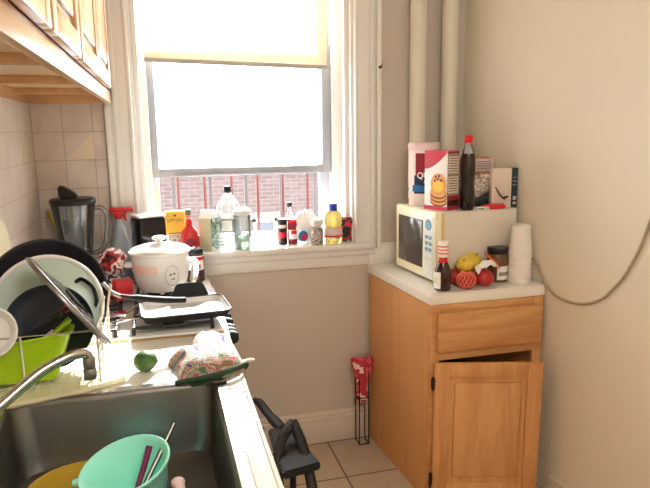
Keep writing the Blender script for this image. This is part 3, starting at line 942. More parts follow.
# ------------------------------------------------------------------ left run: cabinets, worktops, sink, stove
CX = .188
sinkX0, sinkX1, sinkY0, sinkY1 = -.385, .108, -1.86, -1.262
# base cabinets (fronts face the aisle)
def lower_cabinet(y0, y1, label, ndoor):
    t = thing('base_cabinet', label, 'cabinet', (LW + .012, y0, 0))
    L = y1 - y0; Dp = CX - .03 - LW - .012
    b = new()
    box(b, 0, Dp - .02, .001, L - .001, .10, .66); box(b, 0, Dp - .08, .001, L - .001, 0, .10); box(b, Dp - .02, Dp, .001, L - .001, .10, .862, .002)
    obj('carcass', b, 'oak_side', t)
    w = L / ndoor
    for k in range(ndoor):
        b = new(); box(b, Dp + .0005, Dp + .02, k * w + .012, (k + 1) * w - .012, .13, .66, .004); box(b, Dp + .02, Dp + .024, k * w + .07, (k + 1) * w - .07, .19, .60, .003)
        d = obj('door', b, 'oak', t)
        b = new(); lathe(b, [(.006, 0), (.006, .012), (.014, .018), (.012, .026), (0, .028)], 16, rot=T(Dp + .02, (k + 1) * w - .04, .56) @ RY(PI / 2))
        obj('knob', b, 'hinge', d)
        b = new(); box(b, Dp + .0005, Dp + .02, k * w + .012, (k + 1) * w - .012, .69, .84, .004)
        obj('drawer_front', b, 'oak', t)
    return t
lower_cabinet(-2.5, -.848, 'oak base cabinet run carrying the sink', 3)
lower_cabinet(-.250, -.04, 'narrow oak base cabinet in the corner beyond the stove', 1)
# worktop around the sink
def slab(y0, y1, x0=LW + .009, x1=CX):
    return (x0, x1, y0, y1)
wt2 = thing('worktop', 'cream worktop around the steel sink on the left', 'worktop', (0, 0, 0))
b = new()
X0 = LW + .009
SXo0, SXo1, SYo0, SYo1 = sinkX0 - .012, sinkX1 + .012, sinkY0 - .012, sinkY1 + .012
box(b, X0, CX - .012, SYo1, -.846, .865, .905); box(b, X0, SXo0, SYo0, SYo1, .865, .905); box(b, SXo1, CX - .012, SYo0, SYo1, .865, .905); box(b, X0, CX - .012, -2.5, SYo0, .865, .905)
obj('slab', b, 'counter', wt2)
b = new(); box(b, CX - .0115, CX, -2.5, -.846, .862, .906, .004)
obj('front_edge', b, 'white', wt2, label='white metal front edging')
b = new(); box(b, CX - .055, CX - .014, -.872, -.848, .9052, .9072); box(b, X0, CX - .055, -.872, -.848, .9052, .9068)
obj('end_strip', b, 'counter_edge', wt2, label='tan joint strip towards the stove')
wt3 = thing('worktop', 'cream worktop in the corner between stove and window', 'worktop', (0, 0, 0))
b = new(); box(b, X0, CX, -.252, -.009, .865, .905, .004)
obj('slab', b, 'counter', wt3)

sk = thing('sink', 'dark stainless steel kitchen sink set into the left worktop', 'sink', (0, 0, .905))
b = new()
# basin as one rounded tray: rim ring + walls + bottom
def rrect(x0, x1, y0, y1, r, n=8):
    out = []
    for cx, cy, a in ((x1 - r, y1 - r, 0), (x0 + r, y1 - r, PI / 2), (x0 + r, y0 + r, PI), (x1 - r, y0 + r, 1.5 * PI)):
        for k in range(n + 1):
            q = a + PI / 2 * k / n
            out.append((cx + r * math.cos(q), cy + r * math.sin(q)))
    return out
loops = []
def lp(ins, z, r):
    return [(x, y, z) for x, y in rrect(sinkX0 + ins, sinkX1 - ins, sinkY0 + ins, sinkY1 - ins, r)]
seq = [lp(-.030, .001, .03), lp(-.028, .0045, .03), lp(-.004, .0045, .035), lp(.002, .001, .04), lp(.006, -.01, .045), lp(.012, -.14, .05), lp(.022, -.172, .055), lp(.05, -.186, .06), lp(.16, -.19, .05)]
t_ = bmesh.new(); rings = [[t_.verts.new(p) for p in q] for q in seq]
for A, B in zip(rings, rings[1:]):
    for k in range(len(A)): t_.faces.new((A[k], A[(k + 1) % len(A)], B[(k + 1) % len(A)], B[k]))
t_.faces.new(rings[-1])
bmesh.ops.recalc_face_normals(t_, faces=t_.faces[:])
for f in t_.faces: f.normal_flip() if f.normal.z < -.1 else None
merge(b, t_)
obj('basin', b, 'sinksteel', sk)
b = new(); t_ = bmesh.new(); rings = [[t_.verts.new((x, y, z + .0006)) for x, y, z in q] for q in (lp(-.031, .0002, .03), lp(-.028, .0045, .03), lp(-.004, .0045, .035), lp(-.002, .002, .036))]
for A, B in zip(rings, rings[1:]):
    for k in range(len(A)): t_.faces.new((A[k], A[(k + 1) % len(A)], B[(k + 1) % len(A)], B[k]))
bmesh.ops.recalc_face_normals(t_, faces=t_.faces[:])
merge(b, t_)
obj('rim', b, 'chrome', sk, label='polished flat rim')
b = new(); lathe(b, [(.04, -.1895), (.042, -.187), (.03, -.186), (.028, -.1885), (0, -.1885)], 28, rot=T(-.14, -1.56, 0))
obj('drain', b, 'chrome', sk)

# faucet with a long curved spout
fc = thing('kitchen_faucet', 'worn chrome faucet spout arching over the sink from the left', 'faucet', (-.44, -1.62, .905))
b = new(); lathe(b, [(.03, 0), (.03, .008), (.02, .02), (.018, .06), (.014, .07), (0, .07)], 24)
obj('base', b, 'chrome', fc)
b = new(); tube(b, [(0, 0, .06), (.02, .025, .075), (.085, .09, .098), (.165, .15, .148), (.22, .18, .168), (.252, .195, .170), (.262, .20, .160), (.264, .20, .148)], .0115, 14, smooth=6)
obj('spout', b, 'chrome', fc)
b = new(); lathe(b, [(.013, .108), (.0145, .112), (.0145, .128), (.0125, .132), (.0135, .136), (.0135, .154), (.012, .158)], 18, rot=T(.264, .20, 0))
obj('aerator', b, 'steel', fc)
b = new(); tube(b, [(0, .0, .07), (-.0, -.03, .10), (0, -.08, .12)], [.008, .011], 10, smooth=4)
obj('lever', b, 'chrome', fc)

# mint bowl in the sink
SB = .905 - .19
by = thing('mixing_bowl', 'mint green plastic mixing bowl standing tilted in the sink', 'bowl', (-.088, -1.50, SB + .022))
b = new(); shell(b, [(0, 0), (.052, 0), (.062, .008), (.078, .05), (.091, .105), (.095, .110)], .0035, 44)
rim = [(.096 * math.cos(a), .096 * math.sin(a), .110) for a in [2 * PI * k / 44 for k in range(44)]]
tube(b, rim, .0035, 8, closed=True)
box(b, -.111, -.093, -.009, .009, .104, .112, .003)
bo = obj('bowl_body', b, 'mint', by, rot=(R(8), R(-12), 0))
b = new(); lathe(b, [(0, .062), (.083, .062)], 40, cap=False)
ut = tag(obj('purple_spoon', (lambda bb: (tube(bb, [(-.020, -.03, .035), (.0, .0, .075), (.018, .03, .120)], [.0055, .0075], 10, smooth=4), ball(bb, (-.022, -.036, .030), .014, 0, 2, (1, 1, .5)), bb)[2])(new()), 'purple', None, (-.076, -1.50, SB + .022)), 'purple plastic spoon handle standing in the mint bowl', 'spoon')
b.free()
b = new(); tube(b, [(-.03, -.05, .03), (.02, .01, .095), (.060, .060, .150)], [.0055, .006, .0055], 10, smooth=4); ball(b, (-.034, -.055, .025), .013, 0, 2, (1, 1, .5))
tag(obj('steel_spoon', b, 'steel', None, (-.062, -1.495, SB + .022)), 'long steel spoon handle leaning over the rim of the mint bowl', 'spoon')
b = new(); shell(b, [(0, 0), (.06, 0), (.075, .005), (.118, .018), (.12, .02)], .003, 44)
tag(obj('yellow_plate', b, 'yellowplate', None, (-.225, -1.40, SB + .008)), 'yellow plate lying on the sink bottom under the mint bowl', 'plate')
b = new(); tube(b, [(0, 0, .02), (-.01, .05, .09), (-.02, .09, .115)], [.009, .012], 12, smooth=4); ball(b, (-.021, .095, .117), .0145, 0, 3, (1, 1, .8)); ball(b, (0, -.01, .016), .02, 0, 3, (1.2, 1.2, .6))
tag(obj('serving_spoon', b, 'pinkish', None, (.020, -1.70, SB + .004)), 'pale pink rounded spoon end poking up right of the mint bowl', 'spoon')

# lime, oven mitt on the worktop
lm = thing('lime', 'green lime on the worktop between dish rack and oven mitt', 'lime', (-.068, -1.128, .905 + .029))
b = new(); ball(b, (0, 0, 0), .031, 0, 4, (1.05, 1, .94), .02, 6)
ball(b, (.0275, 0, -.004), .0055, 0, 3)
obj('fruit_body', b, 'lime', lm)
b = new(); lathe(b, [(.004, 0), (.003, .002), (0, .002)], 10, rot=T(.0328, 0, -.004) @ RY(R(90)))
obj('stem_scar', b, 'mitt_lining', lm)

mi = thing('oven_mitt', 'floral quilted oven mitt with dark green binding at the worktop corner', 'oven mitt', (.092, -1.115, .907))
mi.scale = (.9, .92, 1)
b = new()
t_ = bmesh.new()
outl = [(-.088, -.165), (-.02, -.168), (.05, -.150), (.112, -.108), (.116, -.06), (.112, 0), (.108, .08), (.098, .16), (.07, .215), (.02, .225), (-.02, .19), (-.035, .13), (-.04, .07), (-.062, .045), (-.10, .042), (-.112, .01), (-.098, -.03), (-.086, -.08)]
P2 = smooth_path([(x, y, 0) for x, y in outl + outl[:1]], 4)[:-1]
cx0, cy0 = .015, -.01
nr = 9
layers = []
for i in range(nr + 1):
    f_ = 1 - i / nr
    row = []
    for p in P2:
        x = cx0 + (p.x - cx0) * f_; y = cy0 + (p.y - cy0) * f_
        d = 1 - f_
        h = .038 * (1 - (1 - min(1, d * 2.2)) ** 2) + .006
        h += .006 * abs(math.sin(x * 75 + y * 30)) * min(1, d * 4) + .010 * noise.noise(Vector((x * 18, y * 18, 1))) * min(1, d * 3)
        row.append(t_.verts.new((x, y, max(h, .004))))
    layers.append(row)
base = [t_.verts.new((p.x, p.y, 0)) for p in P2]
n = len(P2)
for A, B in zip([base] + layers, layers):
    for k in range(n): t_.faces.new((A[k], A[(k + 1) % n], B[(k + 1) % n], B[k]))
t_.faces.new(base[::-1])
bmesh.ops.remove_doubles(t_, verts=layers[-1], dist=.0001)
bmesh.ops.recalc_face_normals(t_, faces=t_.faces[:]); merge(b, t_)
obj('quilted_hand', b, 'mitt', mi)
b = new(); tube(b, [(-.092, -.158, .006), (-.06, -.172, .014), (-.02, -.176, .018), (.04, -.160, .02), (.09, -.134, .022), (.118, -.105, .02), (.112, -.098, .006), (.07, -.128, .004), (.02, -.155, .003), (-.05, -.168, .002)], .0075, 10, smooth=5)
obj('binding', b, 'mitt_edge', mi, label='dark green cuff binding')
b = new(); tube(b, [(.112, -.062, .012), (.135, -.055, .014), (.150, -.05, .010), (.135, -.046, .008), (.112, -.05, .008)], .004, 8, smooth=4, flat=.5)
obj('hanging_loop', b, 'boxcard', mi)

# drain tray and dish rack
dt = thing('drain_tray', 'stained cream plastic drain tray under the dish rack', 'tray', (-.31, -1.07, .9055))
b = new()
to = [(-.17, -.235), (-.06, -.215), (.09, -.175), (.185, -.125), (.192, -.06), (.19, .20), (-.17, .20)]
prism(b, to, 0, .006, bev=.002)
edge = [(x, y, .009) for x, y in to]
tube(b, edge, .006, 8, closed=True)
for k in range(9):
    x = -.13 + k * .034
    box(b, x, x + .008, -.16 + .02 * (k / 9), .16, .006, .0105, .002)
obj('tray_body', b, 'tray', dt)

rk = thing('dish_rack', 'white coated wire dish rack full of pans by the sink', 'dish rack', (-.33, -1.04, .917))
RW0, RW1, RY0, RY1 = -.145, .15, -.158, .16
b = new()
def rect(z, x0=RW0, x1=RW1, y0=RY0, y1=RY1): return [(x0, y0, z), (x1, y0, z), (x1, y1, z), (x0, y1, z)]
tube(b, rect(.138), .0032, 8, closed=True); 
obj('top_rail', b, 'wirewhite', rk)
b = new()
for k in range(5): tube(b, [(RW1 + .001, RY0, .012 + k * .018), (RW1 - .002, RY1, .012 + k * .018)], .0017, 6)
for k in range(10): tube(b, [(RW0 + .015 + k * .03, RY0, .006), (RW0 + .015 + k * .03, RY1, .006)], .0017, 6)
tube(b, rect(.006), .002, 6, closed=True)
obj('wire_grid', b, 'wirewhite', rk)
for x, y in ((RW1, RY0), (RW1, RY0 + .11), (RW1, RY1), (RW0, RY0), (RW0, RY1), (-.03, RY0)):
    b = new(); tube(b, [(x, y, .138), (x + .001, y, .0)], .0028, 8); ball(b, (x + .001, y, .0), .005, 0, 2)
    obj('post', b, 'wirewhite', rk)
for x, y, h in ((.150, -.03, .19), (.166, .02, .21)):
    b = new(); tube(b, [(x - .0, y, .01), (x, y, h * .7), (x + .012, y + .02, h)], .003, 8, smooth=3)
    obj('prong', b, 'wirewhite', rk)

# big pan standing in the rack, opening towards the viewer
def facing(n, c):  # place a lathe along direction n
    return T(*c) @ face_dir(n)
pn = thing('frying_pan', 'large dark frying pan standing on edge at the back of the dish rack', 'pan', (-.325, -.985, .93))
nrm = Vector((.12, -1.0, .42)).normalized()
fm2 = facing(nrm, (-.002, .01, .172))
b = new(); shell(b, [(0, -.045), (.118, -.045), (.132, -.038), (.162, .0), (.166, .001)], .004, 64, rot=fm2)
obj('pan_body', b, 'pan_out', pn)
b = new(); tube(b, [(.148, .0, .200), (.170, -.003, .172), (.195, .003, .155)], [.010, .009], 10, smooth=3, flat=.6)
obj('handle_bracket', b, 'steel', pn)
b = new(); tube(b, [(.193, .003, .156), (.25, .02, .140), (.32, .045, .122), (.378, .065, .112)], [.0085, .013, .0135, .012], 14, smooth=5, flat=.75)
obj('handle', b, 'matteblack', pn)
# mint lid in front
ld = thing('pot_lid', 'pale mint lid with white rim and black handle inside the big pan', 'lid', (-.345, -1.045, .93))
fm3 = facing(Vector((.10, -1.0, .42)), (.03, 0, .158))
b = new(); lathe(b, [(0, .018), (.06, .015), (.11, .006), (.137, 0), (.137, -.004), (.11, .001), (0, .012)], 56, rot=fm3, cap=False)
obj('lid_dome', b, 'mint_lid', ld)
b = new(); tube(b, [(fm3 @ Vector((.139 * math.cos(a), .139 * math.sin(a), .001)))[:] for a in [2 * PI * k / 56 for k in range(56)]], .0065, 8, closed=True)
obj('rim', b, 'porcelain', ld)
b = new(); tube(b, [(fm3 @ Vector(p))[:] for p in ((.075, .060, .010), (.092, .062, .028), (.118, .035, .030), (.125, .0, .026), (.122, -.012, .010))], .0055, 8, smooth=4)
obj('handle', b, 'blackgloss', ld)
# navy plate
nb = thing('navy_plate', 'deep navy blue plate standing upright in the dish rack', 'plate', (-.310, -1.118, .93))
fm4 = facing(Vector((.05, -1.0, .35)), (.005, .0, .122))
b = new(); shell(b, [(0, -.012), (.06, -.012), (.085, -.009), (.108, .0), (.112, .002)], .003, 52, rot=fm4)
obj('plate_body', b, 'navy', nb)
# steel-rimmed lid seen on edge
sl = thing('steel_rimmed_cover', 'steel-rimmed glass lid seen on edge, leaning in the dish rack', 'lid', (-.285, -1.075, .93))
A_ = Vector((-.050, -.06, .310)); B_ = Vector((.128, -.07, .068))
mid_ = (A_ + B_) / 2; ax1 = (A_ - B_).normalized(); rad_ = (A_ - B_).length / 2
vdir = Vector((.29, -1.72, .45)).normalized()
nn = ax1.cross(vdir).normalized(); nn = (nn + vdir * .05).normalized(); nn = (nn - ax1 * nn.dot(ax1)).normalized(); ax2 = nn.cross(ax1)
b = new()
tube(b, [(mid_ + (ax1 * math.cos(a) + ax2 * math.sin(a)) * rad_)[:] for a in [2 * PI * k / 48 for k in range(48)]], .0075, 10, closed=True, flat=.6)
obj('steel_rim', b, 'steel', sl)
b = new()
mt_ = Matrix((ax1, ax2, nn)).transposed().to_4x4(); mt_.translation = mid_
lathe(b, [(0, .022), (.06, .017), (rad_ - .004, .0), (rad_ - .004, -.002), (.06, .014), (0, .019)], 40, rot=mt_, cap=False)
obj('glass_dome', b, 'smoke', sl)
# lime green tub with utensils
tb_ = thing('utensil_tub', 'lime green plastic tub at the front of the dish rack', 'tub', (-.362, -1.150, .928))
b = new()
bot = rrect(-.095, .075, -.030, .03, .02, 4); top = rrect(-.11, .118, -.042, .044, .03, 4)
t_ = bmesh.new()
LO = [[t_.verts.new((x, y, 0)) for x, y in bot], [t_.verts.new((x, y, .10 + .022 * (x + .1) / .2)) for x, y in top], [t_.verts.new((x * .96, y * .92, .10 + .022 * (x + .1) / .2)) for x, y in top], [t_.verts.new((x * .95, y * .9, .004)) for x, y in bot]]
for A, B in zip(LO, LO[1:]):
    for k in range(len(A)): t_.faces.new((A[k], A[(k + 1) % len(A)], B[(k + 1) % len(A)], B[k]))
t_.faces.new(LO[0][::-1]); t_.faces.new(LO[-1])
bmesh.ops.recalc_face_normals(t_, faces=t_.faces[:]); merge(b, t_)
obj('tub_body', b, 'lime_plastic', tb_)
b = new(); tube(b, [(x * 1.01, y * 1.03, .10 + .022 * (x + .1) / .2) for x, y in top], .004, 8, closed=True)
obj('rim', b, 'lime_plastic', tb_)
kn = thing('kitchen_knife', 'black-handled knife with red tip loop lying in the green tub', 'knife', (-.362, -1.172, .955))
b = new(); tube(b, [(.0, .0, .085), (.06, .0, .120), (.098, .0, .148)], [.009, .011, .012], 10, smooth=4, flat=.7)
obj('handle', b, 'black', kn)
b = new(); tube(b, [(.098, 0, .150), (.108, 0, .164), (.118, 0, .166), (.118, 0, .154), (.106, 0, .146)], .003, 8, smooth=4)
obj('tip_loop', b, 'darkred', kn)
b = new(); prism(b, [(-.0, .0), (-.06, -.062), (-.066, -.05), (-.008, .012)], -.001, .001, rot=T(0, .0, .085) @ RX(PI / 2))
obj('blade', b, 'steel', kn)
b = new(); tube(b, [(-.02, -.018, .04), (.03, -.018, .088), (.075, -.014, .122)], [.006, .007, .011], 10, smooth=4, flat=.6)
tag(obj('wooden_spoon', b, 'boxcard', None, (-.362, -1.15, .93)), 'beige utensil handle in the green tub', 'spoon')
b = new(); tube(b, [(.0, -.028, .03), (.05, -.024, .09), (.115, -.006, .150)], [.007, .009, .013], 10, smooth=4, flat=.6)
tag(obj('green_spatula', b, 'lime_plastic', None, (-.362, -1.15, .93)), 'lime green utensil handle rising from the right end of the green tub', 'spatula')
b = new(); shell(b, [(0, -.02), (.03, -.02), (.05, -.012), (.062, .012), (.064, .014)], .005, 40, rot=facing(Vector((.15, -1, .35)), (-.425, -1.205, 1.075)))
tag(obj('white_bowl', b, 'porcelain'), 'small white bowl on edge at the left of the dish rack', 'bowl')
# slim cutting board leaning at the wall
b = new()
ob = [(p.x, p.y) for p in smooth_path([(x, y, 0) for x, y in ((-.11, 0), (-.11, .2), (-.09, .30), (-.04, .345), (.04, .345), (.09, .30), (.11, .2), (.11, 0))], 5)]
prism(b, ob, 0, .008, bev=.002, rot=T(-.476, -.74, .9435) @ RY(R(-3)) @ RZ(0) @ Matrix(((0, 0, 1, 0), (1, 0, 0, 0), (0, 1, 0, 0), (0, 0, 0, 1))))
tag(obj('cutting_board', b, 'tray'), 'cream cutting board leaning against the left wall tiles', 'cutting board')

# ------------------------------------------------------------------ stove
sv = thing('gas_stove', 'white enamel gas stove with black grates and knobs', 'stove', (0, -.55, 0))
SVY0, SVY1 = -.292, .294
b = new(); box(b, LW + .03, CX - .06, SVY0 + .01, SVY1 - .01, 0, .06); box(b, LW + .03, CX - .02, SVY0, SVY1, .06, .895, .006); box(b, LW + .03, CX + .005, SVY0, SVY1, .895, .912, .006)
obj('body', b, 'enamel', sv)
b = new(); box(b, CX - .019, CX + .004, SVY0 + .01, SVY1 - .01, .26, .80, .006)
od = obj('oven_door', b, 'enamel', sv)
b = new(); tube(b, [(CX + .004, SVY0 + .06, .77), (CX + .03, SVY0 + .06, .77), (CX + .03, SVY1 - .06, .77), (CX + .004, SVY1 - .06, .77)], .008, 10)
obj('handle', b, 'chrome', od)
b = new(); box(b, CX - .019, CX + .008, SVY0 + .005, SVY1 - .005, .81, .893, .006)
obj('knob_panel', b, 'enamel', sv)
for y in (-.275, -.235, -.195, -.12, -.05):
    b = new(); lathe(b, [(.024, 0), (.024, .010), (.021, .020), (.018, .026), (0, .028)], 24, rot=T(CX + .0085, y + .02, .868) @ RY(PI / 2)); box(b, CX + .036, CX + .039, y + .016, y + .024, .855, .883, .001)
    obj('knob', b, 'matteblack', sv)
for gx in (-.29, .015):
    for gy in (-.15, .15):
        b = new()
        lathe(b, [(.045, .912), (.045, .922), (.035, .930), (0, .930)], 28, rot=T(gx, gy, 0))
        bu = obj('burner', b, 'blackiron', sv)
        b = new()
        for sx in (-.125, .125):
            box(b, gx + sx - .005, gx + sx + .005, gy - .13, gy + .13, .930, .940, .003)
            for sy in (-.125, .125): box(b, gx + sx - .006, gx + sx + .006, gy + sy - .006, gy + sy + .006, .9125, .932, .002)
        for sy in (-.125, .125): box(b, gx - .125, gx + .125, gy + sy - .005, gy + sy + .005, .930, .940, .003)
        for a in range(4):
            c, s = math.cos(a * PI / 2), math.sin(a * PI / 2)
            box(b, -.004, .004, .035, .125, .928, .941, .002, rot=T(gx, gy, 0) @ RZ(a * PI / 2))
        obj('grate', b, 'blackiron', sv)
GT = .9415
# square griddle pan
gp = thing('griddle_pan', 'square shallow griddle pan with upright handle bracket on the stove', 'griddle pan', (.055, -.738, GT + .008), R(4))
b = new()
lo = rrect(-.134, .134, -.100, .100, .03, 5); hi = rrect(-.145, .145, -.112, .112, .036, 5); hi2 = rrect(-.140, .140, -.107, .107, .034, 5); lo2 = rrect(-.130, .130, -.097, .097, .03, 5)
for mi_, loops_ in ((1, ((lo, 0), (hi, .022))), (0, ((hi, .022), (hi2, .022), (lo2, .006)))):
    t_ = bmesh.new(); LO = [[t_.verts.new((x, y, z)) for x, y in q] for q, z in loops_]
    for A, B in zip(LO, LO[1:]):
        for k in range(len(A)): t_.faces.new((A[k], A[(k + 1) % len(A)], B[(k + 1) % len(A)], B[k]))
    t_.faces.new(LO[0][::-1] if mi_ else LO[-1])
    bmesh.ops.recalc_face_normals(t_, faces=t_.faces[:]); merge(b, t_, mi_)
M['griddle'] = mat('pale_griddle_metal', (214, 214, 212), .28, .25, var=.05)
obj('pan_body', b, ['griddle', 'matteblack'], gp)
b = new(); tube(b, [(x, y, .0235) for x, y in rrect(-.1435, .1435, -.1105, .1105, .036, 6)], .003, 8, closed=True)
obj('rim', b, 'black', gp, label='dark rim')
b = new(); prism(b, [(-.070, 0), (.070, 0), (.050, .050), (.040, .058), (-.040, .058), (-.050, .050)], -.006, .006, bev=.003, rot=T(.034, .116, .014) @ RX(PI / 2 - R(14)))
obj('handle_bracket', b, 'matteblack', gp)
b = new(); tube(b, [(.046, .128, .060), (.058, .18, .078), (.072, .25, .096), (.084, .33, .108)], [.010, .014, .014, .011], 12, smooth=5, flat=.7)
obj('handle', b, 'chrome', gp, label='silver grey handle')

# white electric pot
wp = thing('rice_cooker', 'white rice cooker with a white knobbed lid on the rear burner', 'rice cooker', (-.016, -.362, GT))
b = new(); lathe(b, [(0, .006), (.078, .006), (.090, .014), (.103, .05), (.108, .10), (.109, .145), (.106, .15), (0, .15)], 48)
bd = obj('body', b, 'porcelain', wp)
b = new(); lathe(b, [(.110, .1505), (.118, .153), (.119, .160), (.104, .172), (.06, .184), (.015, .188), (0, .188)], 48)
li = obj('lid', b, 'porcelain', wp)
b = new(); lathe(b, [(.012, .1885), (.011, .198), (.026, .204), (.028, .211), (.020, .216), (0, .217)], 28)
obj('knob', b, 'porcelain', li)
b = new(); wrap(b, .1092, R(-165), R(-96), .085, .118, 0, 20)
obj('pink_band', b, 'salmon', wp, label='faded salmon band on the left of the body')
b = new()
def on_cyl(bm, pts, ang, z0, r, mi, th=.001):
    t = bmesh.new()
    prism(t, pts, 0, th)
    for v in t.verts:
        a = ang + v.co.x / r; rr = r + v.co.z
        v.co = Vector((rr * math.cos(a), rr * math.sin(a), z0 + v.co.y))
    merge(bm, t, mi)
M['pale_grey'] = mat('pale_grey_emblem', (206, 200, 198), .4)
on_cyl(b, ell(0, 0, .029, .042, 28), R(-68), .075, .1075, 0, .002)
on_cyl(b, ell(0, .002, .025, .036, 28), R(-68), .075, .1095, 1, .001)
on_cyl(b, ell(-.007, .006, .004, .0035, 12), R(-68), .075, .1105, 2); on_cyl(b, ell(.007, .008, .004, .0035, 12), R(-68), .075, .1105, 2)
on_cyl(b, ell(.002, -.012, .008, .0018, 12), R(-68), .075, .1105, 2)
obj('front_emblem', b, ['pale_grey', 'porcelain', 'hinge'], wp, label='oval pale emblem on the front')
for a in (-150, -90, -30, 60):
    b = new(); lathe(b, [(.008, 0), (.010, .0075)], 12, rot=T(.07 * math.cos(R(a)), .07 * math.sin(R(a)), 0))
    obj('foot', b, 'white', wp)
b = new(); box(b, .106, .135, -.022, .022, .10, .118, .005)
obj('side_handle', b, 'white', wp)
b = new(); box(b, -.135, -.106, -.022, .022, .10, .118, .005)
obj('side_handle', b, 'white', wp)

# crumpled packaging left of the pot
b = new(); ball(b, (0, 0, .055), .058, 0, 4, (.85, .8, .95), .35, 2.4, seed=2)
tag(obj('crumpled_snack_bag', b, 'crumple', None, (-.195, -.34, GT + .062)), 'crumpled red and white snack bag left of the rice cooker', 'bag')
b = new(); ball(b, (0, 0, .034), .064, 0, 4, (1.0, .85, .55), .3, 2.6, seed=5)
tag(obj('foil_packet', b, 'crumple2', None, (-.19, -.37, GT + .008)), 'crumpled silver and black foil packet beneath the red and white bag', 'packet')
b = new(); box(b, -.035, .035, -.03, .03, 0, .075, .008, seg=3)
for v in b.verts: v.co.x += .006 * noise.noise(v.co * 40)
tag(obj('red_carton', b, 'red', None, (-.158, -.46, GT), (0, 0, R(15))), 'small red carton on the stove left below the rice cooker', 'carton')
b = new(); box(b, -.05, .05, -.03, .03, 0, .055, .01, seg=3)
tag(obj('red_pouch', b, 'redjug', None, (-.25, -.53, GT), (0, 0, R(-10))), 'red pouch on the stove behind the frying pan rim', 'pouch')
# steel utensils lying on the stove
sp = thing('steel_spatula', 'steel spatula lying across the front burner beside the griddle', 'spatula', (-.17, -.68, GT))
b = new(); box(b, -.045, .03, -.032, .032, .004, .0065, .001)
obj('blade', b, 'chrome', sp)
b = new(); tube(b, [(.03, 0, .006), (.07, .03, .02), (.13, .07, .028)], .005, 10, smooth=4)
obj('handle', b, 'chrome', sp)
b = new(); shell(b, [(0, 0), (.05, 0), (.062, .004), (.078, .035), (.08, .036)], .002, 40)
s2 = thing('saucepan', 'small dark saucepan on the left rear burner behind the frying pan', 'saucepan', (-.33, -.40, GT))
obj('pan_body', b, 'blackgloss', s2)
b = new(); tube(b, [(.075, -.02, .03), (.14, -.05, .035), (.17, -.065, .034)], .007, 10, smooth=3)
obj('handle', b, 'blackgloss', s2)
b = new(); tube(b, [(-.1, .0, .005), (-.02, .01, .006), (.06, .0, .006)], .0045, 8, smooth=4); ball(b, (-.115, 0, .006), .02, 0, 3, (1.4, 1, .28))
tag(obj('steel_ladle', b, 'chrome', None, (-.12, -.775, GT + .001), (0, 0, R(12))), 'steel spoon lying at the stove front beside the dish rack', 'spoon')

# ------------------------------------------------------------------ corner worktop: blender, spray bottle, jar
bn = thing('blender', 'glass blender with black lid in the tiled corner', 'blender', (-.345, -.15, .905))
b = new(); lathe(b, [(0, 0), (.078, 0), (.082, .006), (.070, .06), (.058, .085), (0, .085)], 40)
obj('motor_base', b, 'chrome', bn)
b = new(); lathe(b, [(.054, .0855), (.058, .089), (.058, .11), (.05, .114), (0, .114)], 36)
obj('collar', b, 'black', bn)
b = new(); lathe(b, [(.05, .1145), (.056, .12), (.066, .2), (.084, .36), (.086, .368), (.082, .368), (.063, .2), (.053, .122), (0, .118)], 44, cap=False)
for k in range(4):
    a = PI / 2 * k + .5
    tube(b, [(.0535 * math.cos(a), .0535 * math.sin(a), .13), (.081 * math.cos(a), .081 * math.sin(a), .35)], .0035, 6)
jar = obj('jar', b, 'smoke', bn)
b = new(); tube(b, [(.076, -.02, .35), (.108, -.03, .352), (.126, -.036, .33), (.128, -.036, .29), (.118, -.033, .22), (.10, -.028, .18), (.066, -.018, .165)], .009, 10, smooth=5)
obj('jar_handle', b, 'smoke', jar)
b = new(); lathe(b, [(.087, .3685), (.089, .372), (.089, .386), (.082, .392), (.06, .394), (0, .394)], 44)
lidb = obj('lid', b, 'black', bn)
b = new(); prism(b, [(-.045, 0), (.03, 0), (.012, .025), (-.03, .052), (-.045, .05)], -.025, .025, bev=.006, rot=T(-.005, 0, .3945) @ RX(PI / 2))
obj('pour_cap', b, 'blackgloss', lidb)
yb = thing('dish_brush', 'yellow dish brush leaning in the corner left of the blender', 'brush', (-.44, -.055, .905))
b = new(); tube(b, [(.03, .0, .20), (.0, .0, .28), (-.018, .0, .335)], [.012, .014, .013], 10, smooth=4, flat=.5)
tube(b, [(.06, .0, .0), (.045, .0, .12), (.03, .0, .20)], .008, 8, smooth=3)
obj('handle', b, 'yellow', yb)
b = new(); ball(b, (.045, -.012, .262), .026, 0, 3, (1, 1, 1.3), .1, 6)
obj('brush_head', b, 'navy', yb)
spb = thing('spray_bottle', 'clear spray bottle with a red trigger head', 'spray bottle', (-.180, -.068, .905))
b = new(); lathe(b, [(0, 0), (.046, 0), (.05, .006), (.049, .10), (.040, .18), (.024, .25), (.014, .285), (.014, .30)], 36, cap=False)
obj('bottle_body', b, 'bluewater', spb)
b = new(); lathe(b, [(0, .004), (.045, .004), (.0465, .06), (0, .06)], 32)
M['bluefluid'] = glass('pale_blue_fluid', (.62, .78, .92), 0, .6)
obj('fluid', b, 'bluefluid', spb)
b = new(); box(b, -.038, .064, -.012, .012, .318, .336, .006); box(b, -.02, .02, -.014, .014, .298, .32, .004); tube(b, [(.03, 0, .318), (.026, 0, .30), (.032, 0, .28)], .0055, 8, smooth=3)
lathe(b, [(.016, .288), (.016, .30)], 20)
obj('trigger_head', b, 'redcap', spb, label='red trigger head')
cj = thing('spread_jar', 'dark jar with a red and white label behind the rice cooker', 'jar', (.128, -.10, .905))
b = new(); lathe(b, [(0, 0), (.036, 0), (.04, .004), (.041, .05), (.041, .112), (.036, .125), (0, .125)], 32)
obj('jar_body', b, 'choc', cj)
b = new(); lathe(b, [(.037, .1255), (.039, .127), (.039, .144), (.037, .147), (0, .147)], 32)
obj('lid', b, 'black', cj)
